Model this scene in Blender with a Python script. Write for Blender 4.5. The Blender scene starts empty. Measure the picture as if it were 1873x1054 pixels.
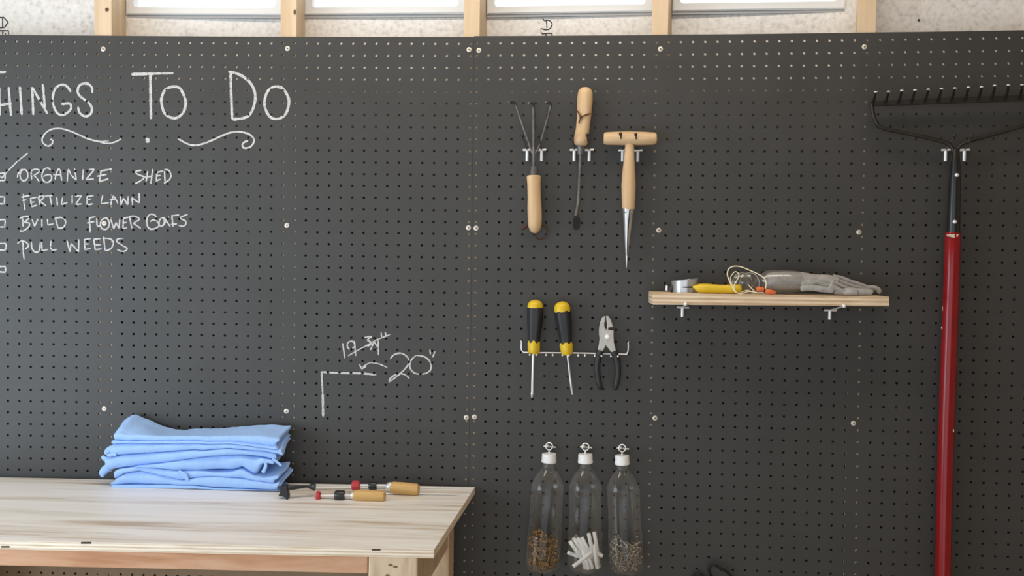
import bpy, math, random
import numpy as np
from mathutils import Vector, Matrix, noise

sc = bpy.context.scene
COL = sc.collection
PI = math.pi

# ------------------------------------------------------------------ camera
# Board frame: inches. X right along the pegboard (one hole = 1 inch), Y into the wall, Z up from the top hole row.
S = 0.0254
X0, ZF = 40.0, 73.5                       # world x = 0 at the panel seam; floor 73.5 in below the top hole row
FPX = 1665.57                             # focal length in pixels of the 1873 x 1054 frame
PITCH, YAW, ROLL = -0.0335309756, 0.0586719901, -0.0134863784
CAM = np.array([48.2870315, -77.1149538, -17.9251839])


def _rot(p, y, r):
    cx, sx, cy, sy, cz, sz = math.cos(p), math.sin(p), math.cos(y), math.sin(y), math.cos(r), math.sin(r)
    Rx = np.array([[1, 0, 0], [0, cx, -sx], [0, sx, cx]])
    Rz = np.array([[cy, -sy, 0], [sy, cy, 0], [0, 0, 1]])
    Ry = np.array([[cz, 0, sz], [0, 1, 0], [-sz, 0, cz]])
    return Rz @ Rx @ Ry


R = _rot(PITCH, YAW, ROLL)


def W(p):
    """board inches -> world metres"""
    return Vector(((p[0] - X0) * S, p[1] * S, (p[2] + ZF) * S))


cam_d = bpy.data.cameras.new('camera')
cam_d.sensor_width = 36.0
cam_d.lens = FPX / 1873.0 * 36.0
cam_d.clip_start = 0.05
cam = bpy.data.objects.new('camera', cam_d)
COL.objects.link(cam)
M = Matrix(((R[0, 0], R[0, 2], -R[0, 1], 0), (R[1, 0], R[1, 2], -R[1, 1], 0), (R[2, 0], R[2, 2], -R[2, 1], 0), (0, 0, 0, 1)))
M.translation = W(CAM)
cam.matrix_world = M
sc.camera = cam

# ------------------------------------------------------------------ world, lights, exposure
sc.view_settings.view_transform = 'Standard'
sc.view_settings.look = 'None'
sc.view_settings.gamma = 1.0
sc.view_settings.use_curve_mapping = False
sc.view_settings.exposure = 0.14

wd = bpy.data.worlds.new('daylight')
sc.world = wd
wd.use_nodes = True
_bg = wd.node_tree.nodes['Background']
_bg.inputs[0].default_value = (0.86, 0.94, 1.0, 1)
_bg.inputs[1].default_value = 1.5


def area_light(name, loc, target, w, h, power, color):
    d = bpy.data.lights.new(name, 'AREA')
    d.shape = 'RECTANGLE'
    d.size, d.size_y = w, h
    d.energy = power
    d.color = color
    o = bpy.data.objects.new(name, d)
    COL.objects.link(o)
    o.location = loc
    v = Vector(target) - Vector(loc)
    o.rotation_euler = v.to_track_quat('-Z', 'Y').to_euler()
    return o


# daylight coming in by the open side door, left of the bench
area_light('side_door_daylight', (-1.72, -1.30, 1.22), (0.0, -0.15, 0.95), 1.1, 1.3, 18.0, (0.70, 0.86, 1.0))
# the shed's ceiling lamp panel, above and in front of the back wall
area_light('ceiling_lamp', (0.0, -0.55, 2.40), (0.0, -0.55, 0.0), 1.9, 0.30, 11.5, (1.0, 0.90, 0.77))

# ------------------------------------------------------------------ pixel -> place helpers


def ray(x, y):
    return R @ np.array([(x - 936.5) / FPX, 1.0, -(y - 527.0) / FPX])


def atY(x, y, Y):
    d = ray(x, y)
    return CAM + d * (Y - CAM[1]) / d[1]


def atZ(x, y, Z):
    d = ray(x, y)
    return CAM + d * (Z - CAM[2]) / d[2]


def bow(X, Z):
    """the boards are not quite flat: they bow gently towards the room at their outer ends"""
    return -0.9 * ((X - 40.0) / 40.0) ** 2 - 0.24 * ((Z + 22.0) / 22.0) ** 2


def bd(x, y, d=0.0):
    """the point seen at pixel (x, y), d inches in front of the pegboard"""
    Y = 0.0
    for _ in range(6):
        p = atY(x, y, Y - d)
        Y = bow(p[0], p[2])
    return p


def ipp(p):
    """inches per pixel at a point"""
    return float((np.array(p) - CAM) @ R[:, 1]) / FPX


class Crop:
    def __init__(s, x0, y0, k):
        s.x0, s.y0, s.k = x0, y0, k

    def __call__(s, x, y):
        return (s.x0 + x / s.k, s.y0 + y / s.k)


# ------------------------------------------------------------------ object helpers


def link(o, parent=None):
    COL.objects.link(o)
    if parent is not None:
        o.parent = parent
    return o


def tag(o, label=None, cat=None, group=None, kind=None):
    if label:
        o['label'] = label
    if cat:
        o['category'] = cat
    if group:
        o['group'] = group
    if kind:
        o['kind'] = kind
    return o


def thing(name, label, cat, base, group=None):
    """an Empty at the thing's base (board inches)"""
    o = bpy.data.objects.new(name, None)
    o.empty_display_size = 0.03
    COL.objects.link(o)
    o.location = W(base)
    return tag(o, label, cat, group)


def origin_of(o):
    v = Vector((0, 0, 0))
    while o is not None:
        v = v + o.location
        o = o.parent
    return v


class MB:
    """collects geometry in board inches and builds ONE mesh object"""

    def __init__(s):
        s.v, s.f, s.m = [], [], []

    def add(s, vs, fs, mi=0):
        b = len(s.v)
        s.v += [tuple(float(c) for c in p) for p in vs]
        for f in fs:
            s.f.append(tuple(i + b for i in f))
            s.m.append(mi)

    def box(s, a, b, mi=0):
        x0, y0, z0 = a
        x1, y1, z1 = b
        vs = [(x0, y0, z0), (x1, y0, z0), (x1, y1, z0), (x0, y1, z0), (x0, y0, z1), (x1, y0, z1), (x1, y1, z1), (x0, y1, z1)]
        s.add(vs, [(0, 3, 2, 1), (4, 5, 6, 7), (0, 1, 5, 4), (1, 2, 6, 5), (2, 3, 7, 6), (3, 0, 4, 7)], mi)

    def hexa(s, bot, top, mi=0):
        s.add(list(bot) + list(top), [(0, 3, 2, 1), (4, 5, 6, 7), (0, 1, 5, 4), (1, 2, 6, 5), (2, 3, 7, 6), (3, 0, 4, 7)], mi)

    def tube(s, pts, rad, n=14, mi=0, flute=None, flat=None, closed=False, phase=0.0):
        """pts: 3-D points, rad: radius or list; flat=(axis, k) squashes the section along an axis"""
        P = [np.array(p, float) for p in pts]
        m = len(P)
        if not hasattr(rad, '__len__'):
            rad = [rad] * m
        T = []
        for i in range(m):
            if closed:
                t = P[(i + 1) % m] - P[(i - 1) % m]
            else:
                t = P[min(i + 1, m - 1)] - P[max(i - 1, 0)]
            L = np.linalg.norm(t)
            T.append(t / L if L > 1e-9 else np.array([0, 0, 1.0]))
        ref = np.array([0, 1.0, 0]) if abs(T[0][1]) < 0.9 else np.array([1.0, 0, 0])
        u = np.cross(T[0], ref)
        u /= np.linalg.norm(u)
        vs = []
        for i in range(m):
            u = u - T[i] * (u @ T[i])
            u /= np.linalg.norm(u)
            w = np.cross(T[i], u)
            for j in range(n):
                a = 2 * PI * j / n + phase
                r = rad[i]
                if flute:
                    r *= 1.0 + flute[1] * math.cos(flute[0] * a)
                off = u * (math.cos(a) * r) + w * (math.sin(a) * r)
                if flat is not None:
                    ax = np.array(flat[0], float)
                    off = off - ax * (off @ ax) * (1 - flat[1])
                vs.append(P[i] + off)
        fs = []
        for i in range(m if closed else m - 1):
            i2 = (i + 1) % m
            for j in range(n):
                j2 = (j + 1) % n
                fs.append((i * n + j, i * n + j2, i2 * n + j2, i2 * n + j))
        if not closed:
            vs.append(P[0])
            vs.append(P[-1])
            a, b = m * n, m * n + 1
            for j in range(n):
                fs.append((a, (j + 1) % n, j))
                fs.append((b, (m - 1) * n + j, (m - 1) * n + (j + 1) % n))
        s.add(vs, fs, mi)

    def plathe(s, prof, d, n=20, mi=0, flute=None, flat=None):
        """prof: (px, py, half width in px) along an axis d inches in front of the board; d may be a list"""
        pts, rad = [], []
        for i, (x, y, h) in enumerate(prof):
            p = bd(x, y, d[i] if hasattr(d, '__len__') else d)
            pts.append(p)
            rad.append(h * ipp(p))
        s.tube(pts, rad, n, mi, flute, flat)

    def prism(s, poly, vec, mi=0):
        n = len(poly)
        vs = [np.array(p) for p in poly] + [np.array(p) + np.array(vec) for p in poly]
        fs = [tuple(range(n)), tuple(range(2 * n - 1, n - 1, -1))]
        fs += [((i + 1) % n, i, n + i, n + (i + 1) % n) for i in range(n)]
        s.add(vs, fs, mi)

    def ball(s, c, r, n=12, m=8, mi=0, sc_=(1, 1, 1)):
        c = np.array(c, float)
        vs, fs = [], []
        for i in range(m + 1):
            th = PI * i / m
            for j in range(n):
                ph = 2 * PI * j / n
                vs.append(c + np.array([math.sin(th) * math.cos(ph) * r * sc_[0], math.sin(th) * math.sin(ph) * r * sc_[1], math.cos(th) * r * sc_[2]]))
        for i in range(m):
            for j in range(n):
                fs.append((i * n + j, (i + 1) * n + j, (i + 1) * n + (j + 1) % n, i * n + (j + 1) % n))
        s.add(vs, fs, mi)

    def build(s, name, mats, parent=None, smooth=True, bevel=None, subsurf=0, angle=40, remesh=None):
        me = bpy.data.meshes.new(name)
        o0 = origin_of(parent)
        me.from_pydata([tuple(W(p) - o0) for p in s.v], [], s.f)
        if not isinstance(mats, (list, tuple)):
            mats = [mats]
        for m in mats:
            me.materials.append(m)
        me.polygons.foreach_set('material_index', s.m)
        me.polygons.foreach_set('use_smooth', [bool(smooth)] * len(me.polygons))
        me.validate()
        import bmesh
        bm = bmesh.new()
        bm.from_mesh(me)
        bmesh.ops.recalc_face_normals(bm, faces=bm.faces)
        if smooth:
            ca = math.radians(angle)
            for e in bm.edges:
                if len(e.link_faces) == 2 and e.calc_face_angle(0) > ca:
                    e.smooth = False
        bm.to_mesh(me)
        bm.free()
        o = bpy.data.objects.new(name, me)
        link(o, parent)
        if remesh:
            r = o.modifiers.new('remesh', 'REMESH')
            r.mode = 'VOXEL'
            r.voxel_size = remesh[0] * S
            r.use_smooth_shade = True
            sm = o.modifiers.new('smooth', 'SMOOTH')
            sm.factor = 0.5
            sm.iterations = remesh[1]
        if bevel:
            b = o.modifiers.new('bevel', 'BEVEL')
            b.width = bevel * S
            b.segments = 2
            b.limit_method = 'ANGLE'
        if subsurf:
            ss = o.modifiers.new('subsurf', 'SUBSURF')
            ss.levels = ss.render_levels = subsurf
        return o


def spline(pts, n=6, closed=False):
    """Catmull-Rom through points"""
    P = [np.array(p, float) for p in pts]
    m = len(P)
    out = []
    for i in range(m if closed else m - 1):
        if closed:
            a, b, c, d = P[(i - 1) % m], P[i], P[(i + 1) % m], P[(i + 2) % m]
        else:
            a, b, c, d = P[max(i - 1, 0)], P[i], P[i + 1], P[min(i + 2, m - 1)]
        for k in range(n):
            t = k / n
            out.append(0.5 * ((2 * b) + (-a + c) * t + (2 * a - 5 * b + 4 * c - d) * t * t + (-a + 3 * b - 3 * c + d) * t ** 3))
    if not closed:
        out.append(P[-1])
    return out


# ------------------------------------------------------------------ materials


def mat(name, color, rough=0.5, metal=0.0, spec=0.5, build=None):
    m = bpy.data.materials.new(name)
    m.use_nodes = True
    nt = m.node_tree
    b = nt.nodes['Principled BSDF']
    b.inputs['Base Color'].default_value = (*color, 1)
    b.inputs['Roughness'].default_value = rough
    b.inputs['Metallic'].default_value = metal
    b.inputs['Specular IOR Level'].default_value = spec
    if build:
        build(nt, b)
    return m


def N(nt, t, **kw):
    n = nt.nodes.new(t)
    for k, v in kw.items():
        setattr(n, k, v)
    return n


def coords(nt, scale=(1, 1, 1), kind='Object', rot=(0, 0, 0)):
    tc = N(nt, 'ShaderNodeTexCoord')
    mp = N(nt, 'ShaderNodeMapping')
    mp.inputs['Scale'].default_value = scale
    mp.inputs['Rotation'].default_value = rot
    nt.links.new(tc.outputs[kind], mp.inputs['Vector'])
    return mp.outputs['Vector']


def noise_tex(nt, vec, scale, detail=3, rough=0.5, dist=0.0):
    n = N(nt, 'ShaderNodeTexNoise')
    n.inputs['Scale'].default_value = scale
    n.inputs['Detail'].default_value = detail
    n.inputs['Roughness'].default_value = rough
    n.inputs['Distortion'].default_value = dist
    nt.links.new(vec, n.inputs['Vector'])
    return n.outputs['Fac']


def ramp(nt, fac, stops):
    r = N(nt, 'ShaderNodeValToRGB')
    el = r.color_ramp.elements
    while len(el) < len(stops):
        el.new(0.5)
    for e, (p, c) in zip(el, stops):
        e.position = p
        e.color = (*c, 1)
    nt.links.new(fac, r.inputs['Fac'])
    return r.outputs['Color']


def bump(nt, b, fac, strength, dist=0.002):
    n = N(nt, 'ShaderNodeBump')
    n.inputs['Strength'].default_value = strength
    n.inputs['Distance'].default_value = dist
    nt.links.new(fac, n.inputs['Height'])
    nt.links.new(n.outputs['Normal'], b.inputs['Normal'])


def noisy(name, stops, scale, mscale=(1, 1, 1), rough=0.5, metal=0.0, detail=4, bumps=0.0, spec=0.5, dist=0.0, rot=(0, 0, 0), bdist=0.002):
    def f(nt, b):
        v = coords(nt, mscale, rot=rot)
        n = noise_tex(nt, v, scale, detail, 0.55, dist)
        nt.links.new(ramp(nt, n, stops), b.inputs['Base Color'])
        if bumps:
            bump(nt, b, n, bumps, bdist)
    return mat(name, stops[0][1], rough, metal, spec, f)


def wood(name, stops, along='x', scale=9.0, stretch=14.0, rough=0.6, dist=1.2):
    """grain: bands across, streaked along one axis"""
    ms = {'x': (1 / stretch * 4, 4, 4), 'y': (4, 1 / stretch * 4, 4), 'z': (4, 4, 1 / stretch * 4)}[along]

    def f(nt, b):
        v = coords(nt, ms)
        n1 = noise_tex(nt, v, scale, 5, 0.6, dist)
        n2 = noise_tex(nt, v, scale * 4.3, 3, 0.5, 0.2)
        mx = N(nt, 'ShaderNodeMix')
        mx.data_type = 'FLOAT'
        mx.inputs[0].default_value = 0.3
        nt.links.new(n1, mx.inputs[2])
        nt.links.new(n2, mx.inputs[3])
        nt.links.new(ramp(nt, mx.outputs[0], stops), b.inputs['Base Color'])
        bump(nt, b, n2, 0.08, 0.001)
    return mat(name, stops[0][1], rough, 0, 0.3, f)


def ply_edge(name, n_ply, thick, stops):
    """laminations stacked in z, broken by short dark voids of grain"""
    def f(nt, b):
        tc = N(nt, 'ShaderNodeTexCoord')
        sep = N(nt, 'ShaderNodeSeparateXYZ')
        nt.links.new(tc.outputs['Object'], sep.inputs[0])
        v = coords(nt, (1.2, 1.2, 14))
        nz = noise_tex(nt, v, 9.0, 4, 0.6, 0.6)
        mul = N(nt, 'ShaderNodeMath', operation='MULTIPLY')
        mul.inputs[1].default_value = n_ply * PI / (thick * S)
        nt.links.new(sep.outputs['Z'], mul.inputs[0])
        sn = N(nt, 'ShaderNodeMath', operation='SINE')
        nt.links.new(mul.outputs[0], sn.inputs[0])
        ma = N(nt, 'ShaderNodeMath', operation='MULTIPLY_ADD')
        ma.inputs[1].default_value = 0.22
        nt.links.new(sn.outputs[0], ma.inputs[0])
        nt.links.new(nz, ma.inputs[2])
        nt.links.new(ramp(nt, ma.outputs[0], stops), b.inputs['Base Color'])
    return mat(name, stops[0][1], 0.65, 0, 0.3, f)


def clear(name, tint=(1, 1, 1), edge=0.55, base=0.06, rough=0.06, haze=0.0):
    m = bpy.data.materials.new(name)
    m.use_nodes = True
    nt = m.node_tree
    nt.nodes.remove(nt.nodes['Principled BSDF'])
    out = nt.nodes['Material Output']
    tr = N(nt, 'ShaderNodeBsdfTransparent')
    tr.inputs[0].default_value = (*tint, 1)
    gl = N(nt, 'ShaderNodeBsdfGlossy')
    gl.inputs['Roughness'].default_value = rough
    lw = N(nt, 'ShaderNodeLayerWeight')
    lw.inputs['Blend'].default_value = 0.35
    mr = N(nt, 'ShaderNodeMapRange')
    mr.inputs['To Min'].default_value = base
    mr.inputs['To Max'].default_value = edge
    nt.links.new(lw.outputs['Facing'], mr.inputs['Value'])
    mx = N(nt, 'ShaderNodeMixShader')
    nt.links.new(mr.outputs[0], mx.inputs[0])
    nt.links.new(tr.outputs[0], mx.inputs[1])
    if haze:                                   # grey diffuse mixed in, painting the light haze along the edges
        df = N(nt, 'ShaderNodeBsdfDiffuse')
        df.inputs['Color'].default_value = (0.55, 0.55, 0.54, 1)
        hm = N(nt, 'ShaderNodeMixShader')
        hm.inputs[0].default_value = haze
        nt.links.new(gl.outputs[0], hm.inputs[1])
        nt.links.new(df.outputs[0], hm.inputs[2])
        nt.links.new(hm.outputs[0], mx.inputs[2])
    else:
        nt.links.new(gl.outputs[0], mx.inputs[2])
    nt.links.new(mx.outputs[0], out.inputs['Surface'])
    return m


BOARD = noisy('grey_board_paint', [(0.3, (0.0365, 0.0348, 0.0328)), (0.7, (0.0435, 0.0417, 0.0396))], 9.0, rough=0.52, bumps=0.05, spec=0.5)
RAWBOARD = noisy('unpainted_hardboard', [(0.3, (0.195, 0.132, 0.078)), (0.7, (0.24, 0.165, 0.10))], 20.0, rough=0.6)


def _chalk(nt, b):
    v = coords(nt)
    n = noise_tex(nt, v, 420.0, 3, 0.7)
    nt.links.new(ramp(nt, n, [(0.30, (0.20, 0.20, 0.20)), (0.54, (0.64, 0.63, 0.62))]), b.inputs['Base Color'])
CHALK = mat('white_chalk', (0.6, 0.6, 0.6), 0.95, 0, 0.1, _chalk)
FOIL = noisy('foil_sheathing', [(0.25, (0.56, 0.53, 0.50)), (0.45, (0.82, 0.79, 0.76)), (0.7, (0.92, 0.90, 0.88))], 95.0, rough=0.5, metal=0.08, detail=7, bumps=0.5, bdist=0.003)
INK = mat('stamp_ink', (0.035, 0.035, 0.04), 0.8)
STUD = wood('pine_stud', [(0.3, (0.56, 0.40, 0.25)), (0.55, (0.70, 0.54, 0.37)), (0.75, (0.76, 0.62, 0.46))], 'z', 5.0)
KNOT = mat('pine_knot', (0.09, 0.045, 0.02), 0.7)
VINYL = mat('white_vinyl', (0.78, 0.78, 0.78), 0.35)
SHADOWG = mat('grey_vinyl_flange', (0.42, 0.42, 0.43), 0.5)  # grey standing in for the shade below the window frames
GLASS = clear('window_glass', (0.97, 0.98, 0.98), 0.35, 0.03, 0.02)
FLOORM = wood('floor_boards', [(0.3, (0.48, 0.36, 0.24)), (0.7, (0.62, 0.49, 0.35))], 'x', 4.0)
WALLM = noisy('osb_wall', [(0.3, (0.42, 0.32, 0.22)), (0.7, (0.55, 0.44, 0.31))], 40.0, rough=0.8)
SCREWM = mat('screw_cream_zinc', (0.66, 0.60, 0.52), 0.35, 0.35)
SLOT = mat('screw_recess', (0.10, 0.08, 0.06), 0.6)
PLYTOP = wood('plywood_face', [(0.37, (0.55, 0.44, 0.34)), (0.43, (0.74, 0.69, 0.635)), (0.52, (0.85, 0.83, 0.805)), (0.70, (0.91, 0.895, 0.88))], 'x', 5.0, 18.0, 0.42, 1.0)
PLYEDGE = ply_edge('plywood_edge', 5, 0.58, [(0.2, (0.60, 0.46, 0.32)), (0.46, (0.78, 0.66, 0.52)), (0.70, (0.90, 0.82, 0.70))])
SHELFM = ply_edge('shelf_plywood_edge', 6, 1.0, [(0.2, (0.50, 0.34, 0.20)), (0.48, (0.66, 0.50, 0.34)), (0.75, (0.80, 0.67, 0.51))])
REDPINE = wood('reddish_fir', [(0.34, (0.46, 0.225, 0.115)), (0.46, (0.58, 0.325, 0.195)), (0.62, (0.66, 0.42, 0.285))], 'x', 3.2, 7.0, 0.6, 2.6)
POST = wood('pale_pine_post', [(0.3, (0.48, 0.33, 0.20)), (0.5, (0.66, 0.50, 0.35)), (0.75, (0.72, 0.59, 0.44))], 'z', 4.0, 5.0, 0.6, 2.5)
KNOTL = mat('brown_knot', (0.22, 0.11, 0.055), 0.7)
DARKWOOD = mat('void_in_plywood', (0.05, 0.035, 0.025), 0.9)
TOWEL = noisy('blue_microfibre', [(0.3, (0.335, 0.525, 0.90)), (0.7, (0.375, 0.58, 0.95))], 160.0, rough=0.95, bumps=0.25, spec=0.1, bdist=0.001)
ASH = wood('pale_ash_handle', [(0.3, (0.52, 0.33, 0.17)), (0.55, (0.66, 0.46, 0.27)), (0.75, (0.72, 0.54, 0.36))], 'z', 6.0, 12.0, 0.42)
ASHX = wood('pale_ash_crossbar', [(0.3, (0.52, 0.33, 0.17)), (0.55, (0.66, 0.46, 0.27)), (0.75, (0.72, 0.54, 0.36))], 'x', 6.0, 12.0, 0.42)
YWOOD = wood('varnished_handle', [(0.3, (0.52, 0.30, 0.10)), (0.6, (0.66, 0.43, 0.17)), (0.8, (0.70, 0.49, 0.22))], 'x', 6.0, 12.0, 0.35)
TOOLSTEEL = noisy('dull_tool_steel', [(0.3, (0.10, 0.095, 0.09)), (0.7, (0.19, 0.18, 0.17))], 90.0, rough=0.45, metal=0.6)
BLACKSTEEL = mat('black_oxide_steel', (0.008, 0.007, 0.006), 0.6, 0.0, 0.3)
ZINC = mat('bright_zinc', (0.84, 0.84, 0.85), 0.30, 0.35)
CHROME = mat('chrome', (0.74, 0.74, 0.73), 0.34, 0.6)
GALV = noisy('brushed_steel', [(0.3, (0.42, 0.42, 0.42)), (0.7, (0.62, 0.62, 0.62))], 60.0, (1, 1, 0.1), rough=0.3, metal=0.8)
LEATHER = mat('brown_leather_cord', (0.075, 0.025, 0.012), 0.7)
YELLOW = mat('yellow_plastic', (0.70, 0.47, 0.015), 0.4)
BLACKRUB = mat('black_rubber', (0.016, 0.017, 0.019), 0.5)
BLACKPL = mat('black_plastic', (0.018, 0.020, 0.024), 0.35)
PLIERM = noisy('nickel_jaw', [(0.3, (0.40, 0.37, 0.34)), (0.7, (0.50, 0.47, 0.44))], 50.0, rough=0.42, metal=0.35)
DARKGAP = mat('dark_gap', (0.03, 0.02, 0.015), 0.8)
REDPAINT = noisy('red_lacquer', [(0.3, (0.205, 0.005, 0.008)), (0.7, (0.25, 0.007, 0.010))], 30.0, rough=0.22, spec=0.38)
BLACKPAINT = mat('black_lacquer', (0.010, 0.010, 0.011), 0.3)
RAKEM = noisy('dark_forged_steel', [(0.3, (0.016, 0.013, 0.011)), (0.7, (0.028, 0.023, 0.019))], 60.0, rough=0.45, metal=0.2)
CREAM = mat('cream_sticker', (0.66, 0.58, 0.42), 0.6)
REDPL = mat('red_plastic', (0.50, 0.045, 0.055), 0.35)
CAPW = mat('white_bottle_cap', (0.80, 0.80, 0.81), 0.4)
PET = clear('clear_bottle_plastic', (0.955, 0.955, 0.95), 0.50, 0.03, 0.05, 0.35)
PETN = clear('clear_bottle_neck', (0.93, 0.93, 0.93), 0.5, 0.10, 0.12, 0.5)
BRASS = noisy('brass', [(0.3, (0.20, 0.105, 0.032)), (0.7, (0.48, 0.31, 0.12))], 60.0, rough=0.32, metal=0.8)
NAILM = noisy('nail_steel', [(0.3, (0.34, 0.29, 0.24)), (0.7, (0.60, 0.54, 0.47))], 60.0, rough=0.32, metal=0.75)
WHITEST = mat('white_glue_stick', (0.80, 0.79, 0.77), 0.45)
GLOVEM = noisy('grey_knit', [(0.3, (0.31, 0.295, 0.28)), (0.7, (0.42, 0.405, 0.39))], 120.0, rough=0.85, bumps=0.25, bdist=0.001)
CLEARP = clear('clear_lens', (0.95, 0.95, 0.94), 0.5, 0.05, 0.06, 0.4)
FILM = clear('clear_film', (0.95, 0.95, 0.95), 0.45, 0.14, 0.18, 0.4)
RIMM = mat('milky_rim', (0.42, 0.41, 0.39), 0.3)
CORDY = mat('pale_yellow_cord', (0.80, 0.72, 0.50), 0.6)
ORANGE = mat('orange_foam', (0.75, 0.16, 0.05), 0.8)
TAPEM = noisy('silver_tape', [(0.3, (0.42, 0.43, 0.45)), (0.7, (0.58, 0.59, 0.61))], 40.0, (3, 3, 0.3), rough=0.3, metal=0.6)
CABLE = mat('dark_cable', (0.012, 0.0125, 0.0125), 0.6, 0, 0.3)

# ------------------------------------------------------------------ the room


def structure(name, mb, m, label=None, **kw):
    o = mb.build(name, m, None, **kw)
    return tag(o, label, None, None, 'structure')


XL, XR, YF, ZC = -30.0, 116.0, -104.0, 24.5           # left wall, right wall, open front, ceiling (board inches)
b = MB(); b.box((XL, YF, -ZF - 1.0), (XR, 9.0, -ZF)); structure('floor', b, FLOORM, 'plank floor of the shed', smooth=False)
b = MB(); b.box((XL, YF, ZC), (XR, 9.0, ZC + 1.0)); structure('ceiling', b, WALLM, 'sheathed shed ceiling', smooth=False)
b = MB()
b.box((XL - 1, -20.0, -ZF), (XL, 9.0, ZC)); b.box((XL - 1, YF, -ZF), (XL, -74.0, ZC)); b.box((XL - 1, -74.0, 8.0), (XL, -20.0, ZC))
structure('wall_left', b, WALLM, 'left shed wall with an open doorway', smooth=False)
b = MB()
b.box((XL, YF - 1, -ZF), (-24.0, YF, ZC)); b.box((74.0, YF - 1, -ZF), (XR, YF, ZC)); b.box((-24.0, YF - 1, 8.0), (74.0, YF, ZC))  # wall added out of view; opening sized to steer daylight onto the board
structure('wall_front', b, WALLM, 'front shed wall with an open double doorway', smooth=False)
b = MB(); b.box((XR, YF, -ZF), (XR + 1, 9.0, ZC)); structure('wall_right', b, WALLM, 'right shed wall', smooth=False)


def sheath_y(X):
    return bow(X, -22.0) - 0.24 + 0.14 + 3.55


# window frames: outer edges in px at the sheathing, bottom edge px
WIN = [(234, 519, 28.5, 29.5), (559, 853, 29.0, 27.0), (891, 1194, 28.0, 23.5), (1229, 1544, 22.5, 18.5)]
WTOP = 16.5
win = []
for (xa, xb, ya, yb) in WIN:
    Ys = sheath_y(atY((xa + xb) / 2, 28, 3.5)[0])
    pa, pb = atY(xa, ya, Ys), atY(xb, yb, Ys)
    win.append((pa[0], pb[0], 0.5 * (pa[2] + pb[2]), Ys, pa[2], pb[2]))

# back wall: sheathing panel with the four window openings
xs = sorted({XL, XR} | {w[0] for w in win} | {w[1] for w in win} | set(np.arange(XL, XR, 6.0)))
zb = float(np.mean([w[2] for w in win]))
b = MB()


def in_win(x):
    return any(w[0] - 1e-6 < x < w[1] + 1e-6 for w in win)


T_SH = 0.5
for i in range(len(xs) - 1):
    x0, x1 = xs[i], xs[i + 1]
    xm = 0.5 * (x0 + x1)
    rows = [(-ZF, zb), (zb, WTOP), (WTOP, ZC)]
    for k, (z0, z1) in enumerate(rows):
        if k == 1 and in_win(xm):
            continue
        ya, yb = sheath_y(x0), sheath_y(x1)
        b.hexa([(x0, ya, z0), (x1, yb, z0), (x1, yb + T_SH, z0), (x0, ya + T_SH, z0)], [(x0, ya, z1), (x1, yb, z1), (x1, yb + T_SH, z1), (x0, ya + T_SH, z1)])
wall_back = structure('wall_back', b, FOIL, 'foil faced sheathing of the back wall', smooth=False)


def stroke_mesh(mb, pts, width, place, hole=None, step=0.06, across=4, jitter=0.12, seed=0):
    """a flat, slightly ragged stroke on a surface. pts in px, width in px, place(px,py)->point; hole(p) drops faces over holes"""
    P = [np.array(place(*p)) for p in pts]
    w0 = width * ipp(P[0])
    out = [P[0]]
    for a, c in zip(P[:-1], P[1:]):
        n = max(1, int(np.linalg.norm(c - a) / step))
        for k in range(1, n + 1):
            out.append(a + (c - a) * k / n)
    rnd = random.Random(seed)
    L = len(out)
    vs = []
    ph = rnd.random() * 50
    for i, p in enumerate(out):
        t = out[min(i + 1, L - 1)] - out[max(i - 1, 0)]
        t /= max(np.linalg.norm(t), 1e-9)
        nrm = np.array([t[2], 0, -t[0]])
        w = w0 * (1 + jitter * 2.2 * noise.noise(Vector((i * 0.16 + ph, 0, seed))) + jitter * rnd.uniform(-1, 1))
        if i < 2 or i > L - 3:
            w *= 0.7
        for j in range(across + 1):
            vs.append(p + nrm * w * (j / across - 0.5))
    fs = []
    for i in range(L - 1):
        for j in range(across):
            a = i * (across + 1) + j
            q = (a, a + 1, a + across + 2, a + across + 1)
            if hole is not None:
                c = sum(vs[k] for k in q) / 4
                if hole(c):
                    continue
            fs.append(q)
    mb.add(vs, fs)


# stamped letters on the sheathing (partly hidden by the board)


def on_sheath(x, y):
    Y = 3.3
    for _ in range(4):
        p = atY(x, y, Y)
        Y = sheath_y(p[0]) - 0.03
    return p


c = Crop(820, 0, 7.804)
b = MB()
for st in [[(1400, 290), (1405, 350), (1408, 412)], [(1375, 300), (1400, 286), (1440, 290), (1474, 322), (1482, 352), (1462, 398), (1425, 424), (1380, 425), (1340, 412)],
           [(1312, 415), (1340, 405)], [(1345, 262), (1372, 300)], [(1320, 458), (1345, 485), (1400, 476), (1440, 474), (1480, 480), (1482, 535)], [(1395, 478), (1397, 535)]]:
    stroke_mesh(b, [c(*p) for p in st], 1.9, on_sheath, seed=3)
b.build('printed_letters', INK, wall_back, smooth=False)
c = Crop(0, 0, 7.492)
b = MB()
for st in [[(35, 240), (35, 385)], [(-20, 240), (50, 238), (110, 305), (62, 375), (-20, 386)], [(-20, 420), (115, 420), (115, 480)], [(38, 420), (38, 480)], [(75, 450), (75, 480)]]:
    stroke_mesh(b, [c(*p) for p in st], 2.0, on_sheath, seed=5)
b.build('printed_letters', INK, wall_back, smooth=False)
b = MB()
p = on_sheath(1680, 37)
b.tube([p + np.array([0, 0.05, 0]), p + np.array([0, -0.12, 0])], 0.09, 8)
b.build('nail_tip', INK, wall_back)

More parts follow.
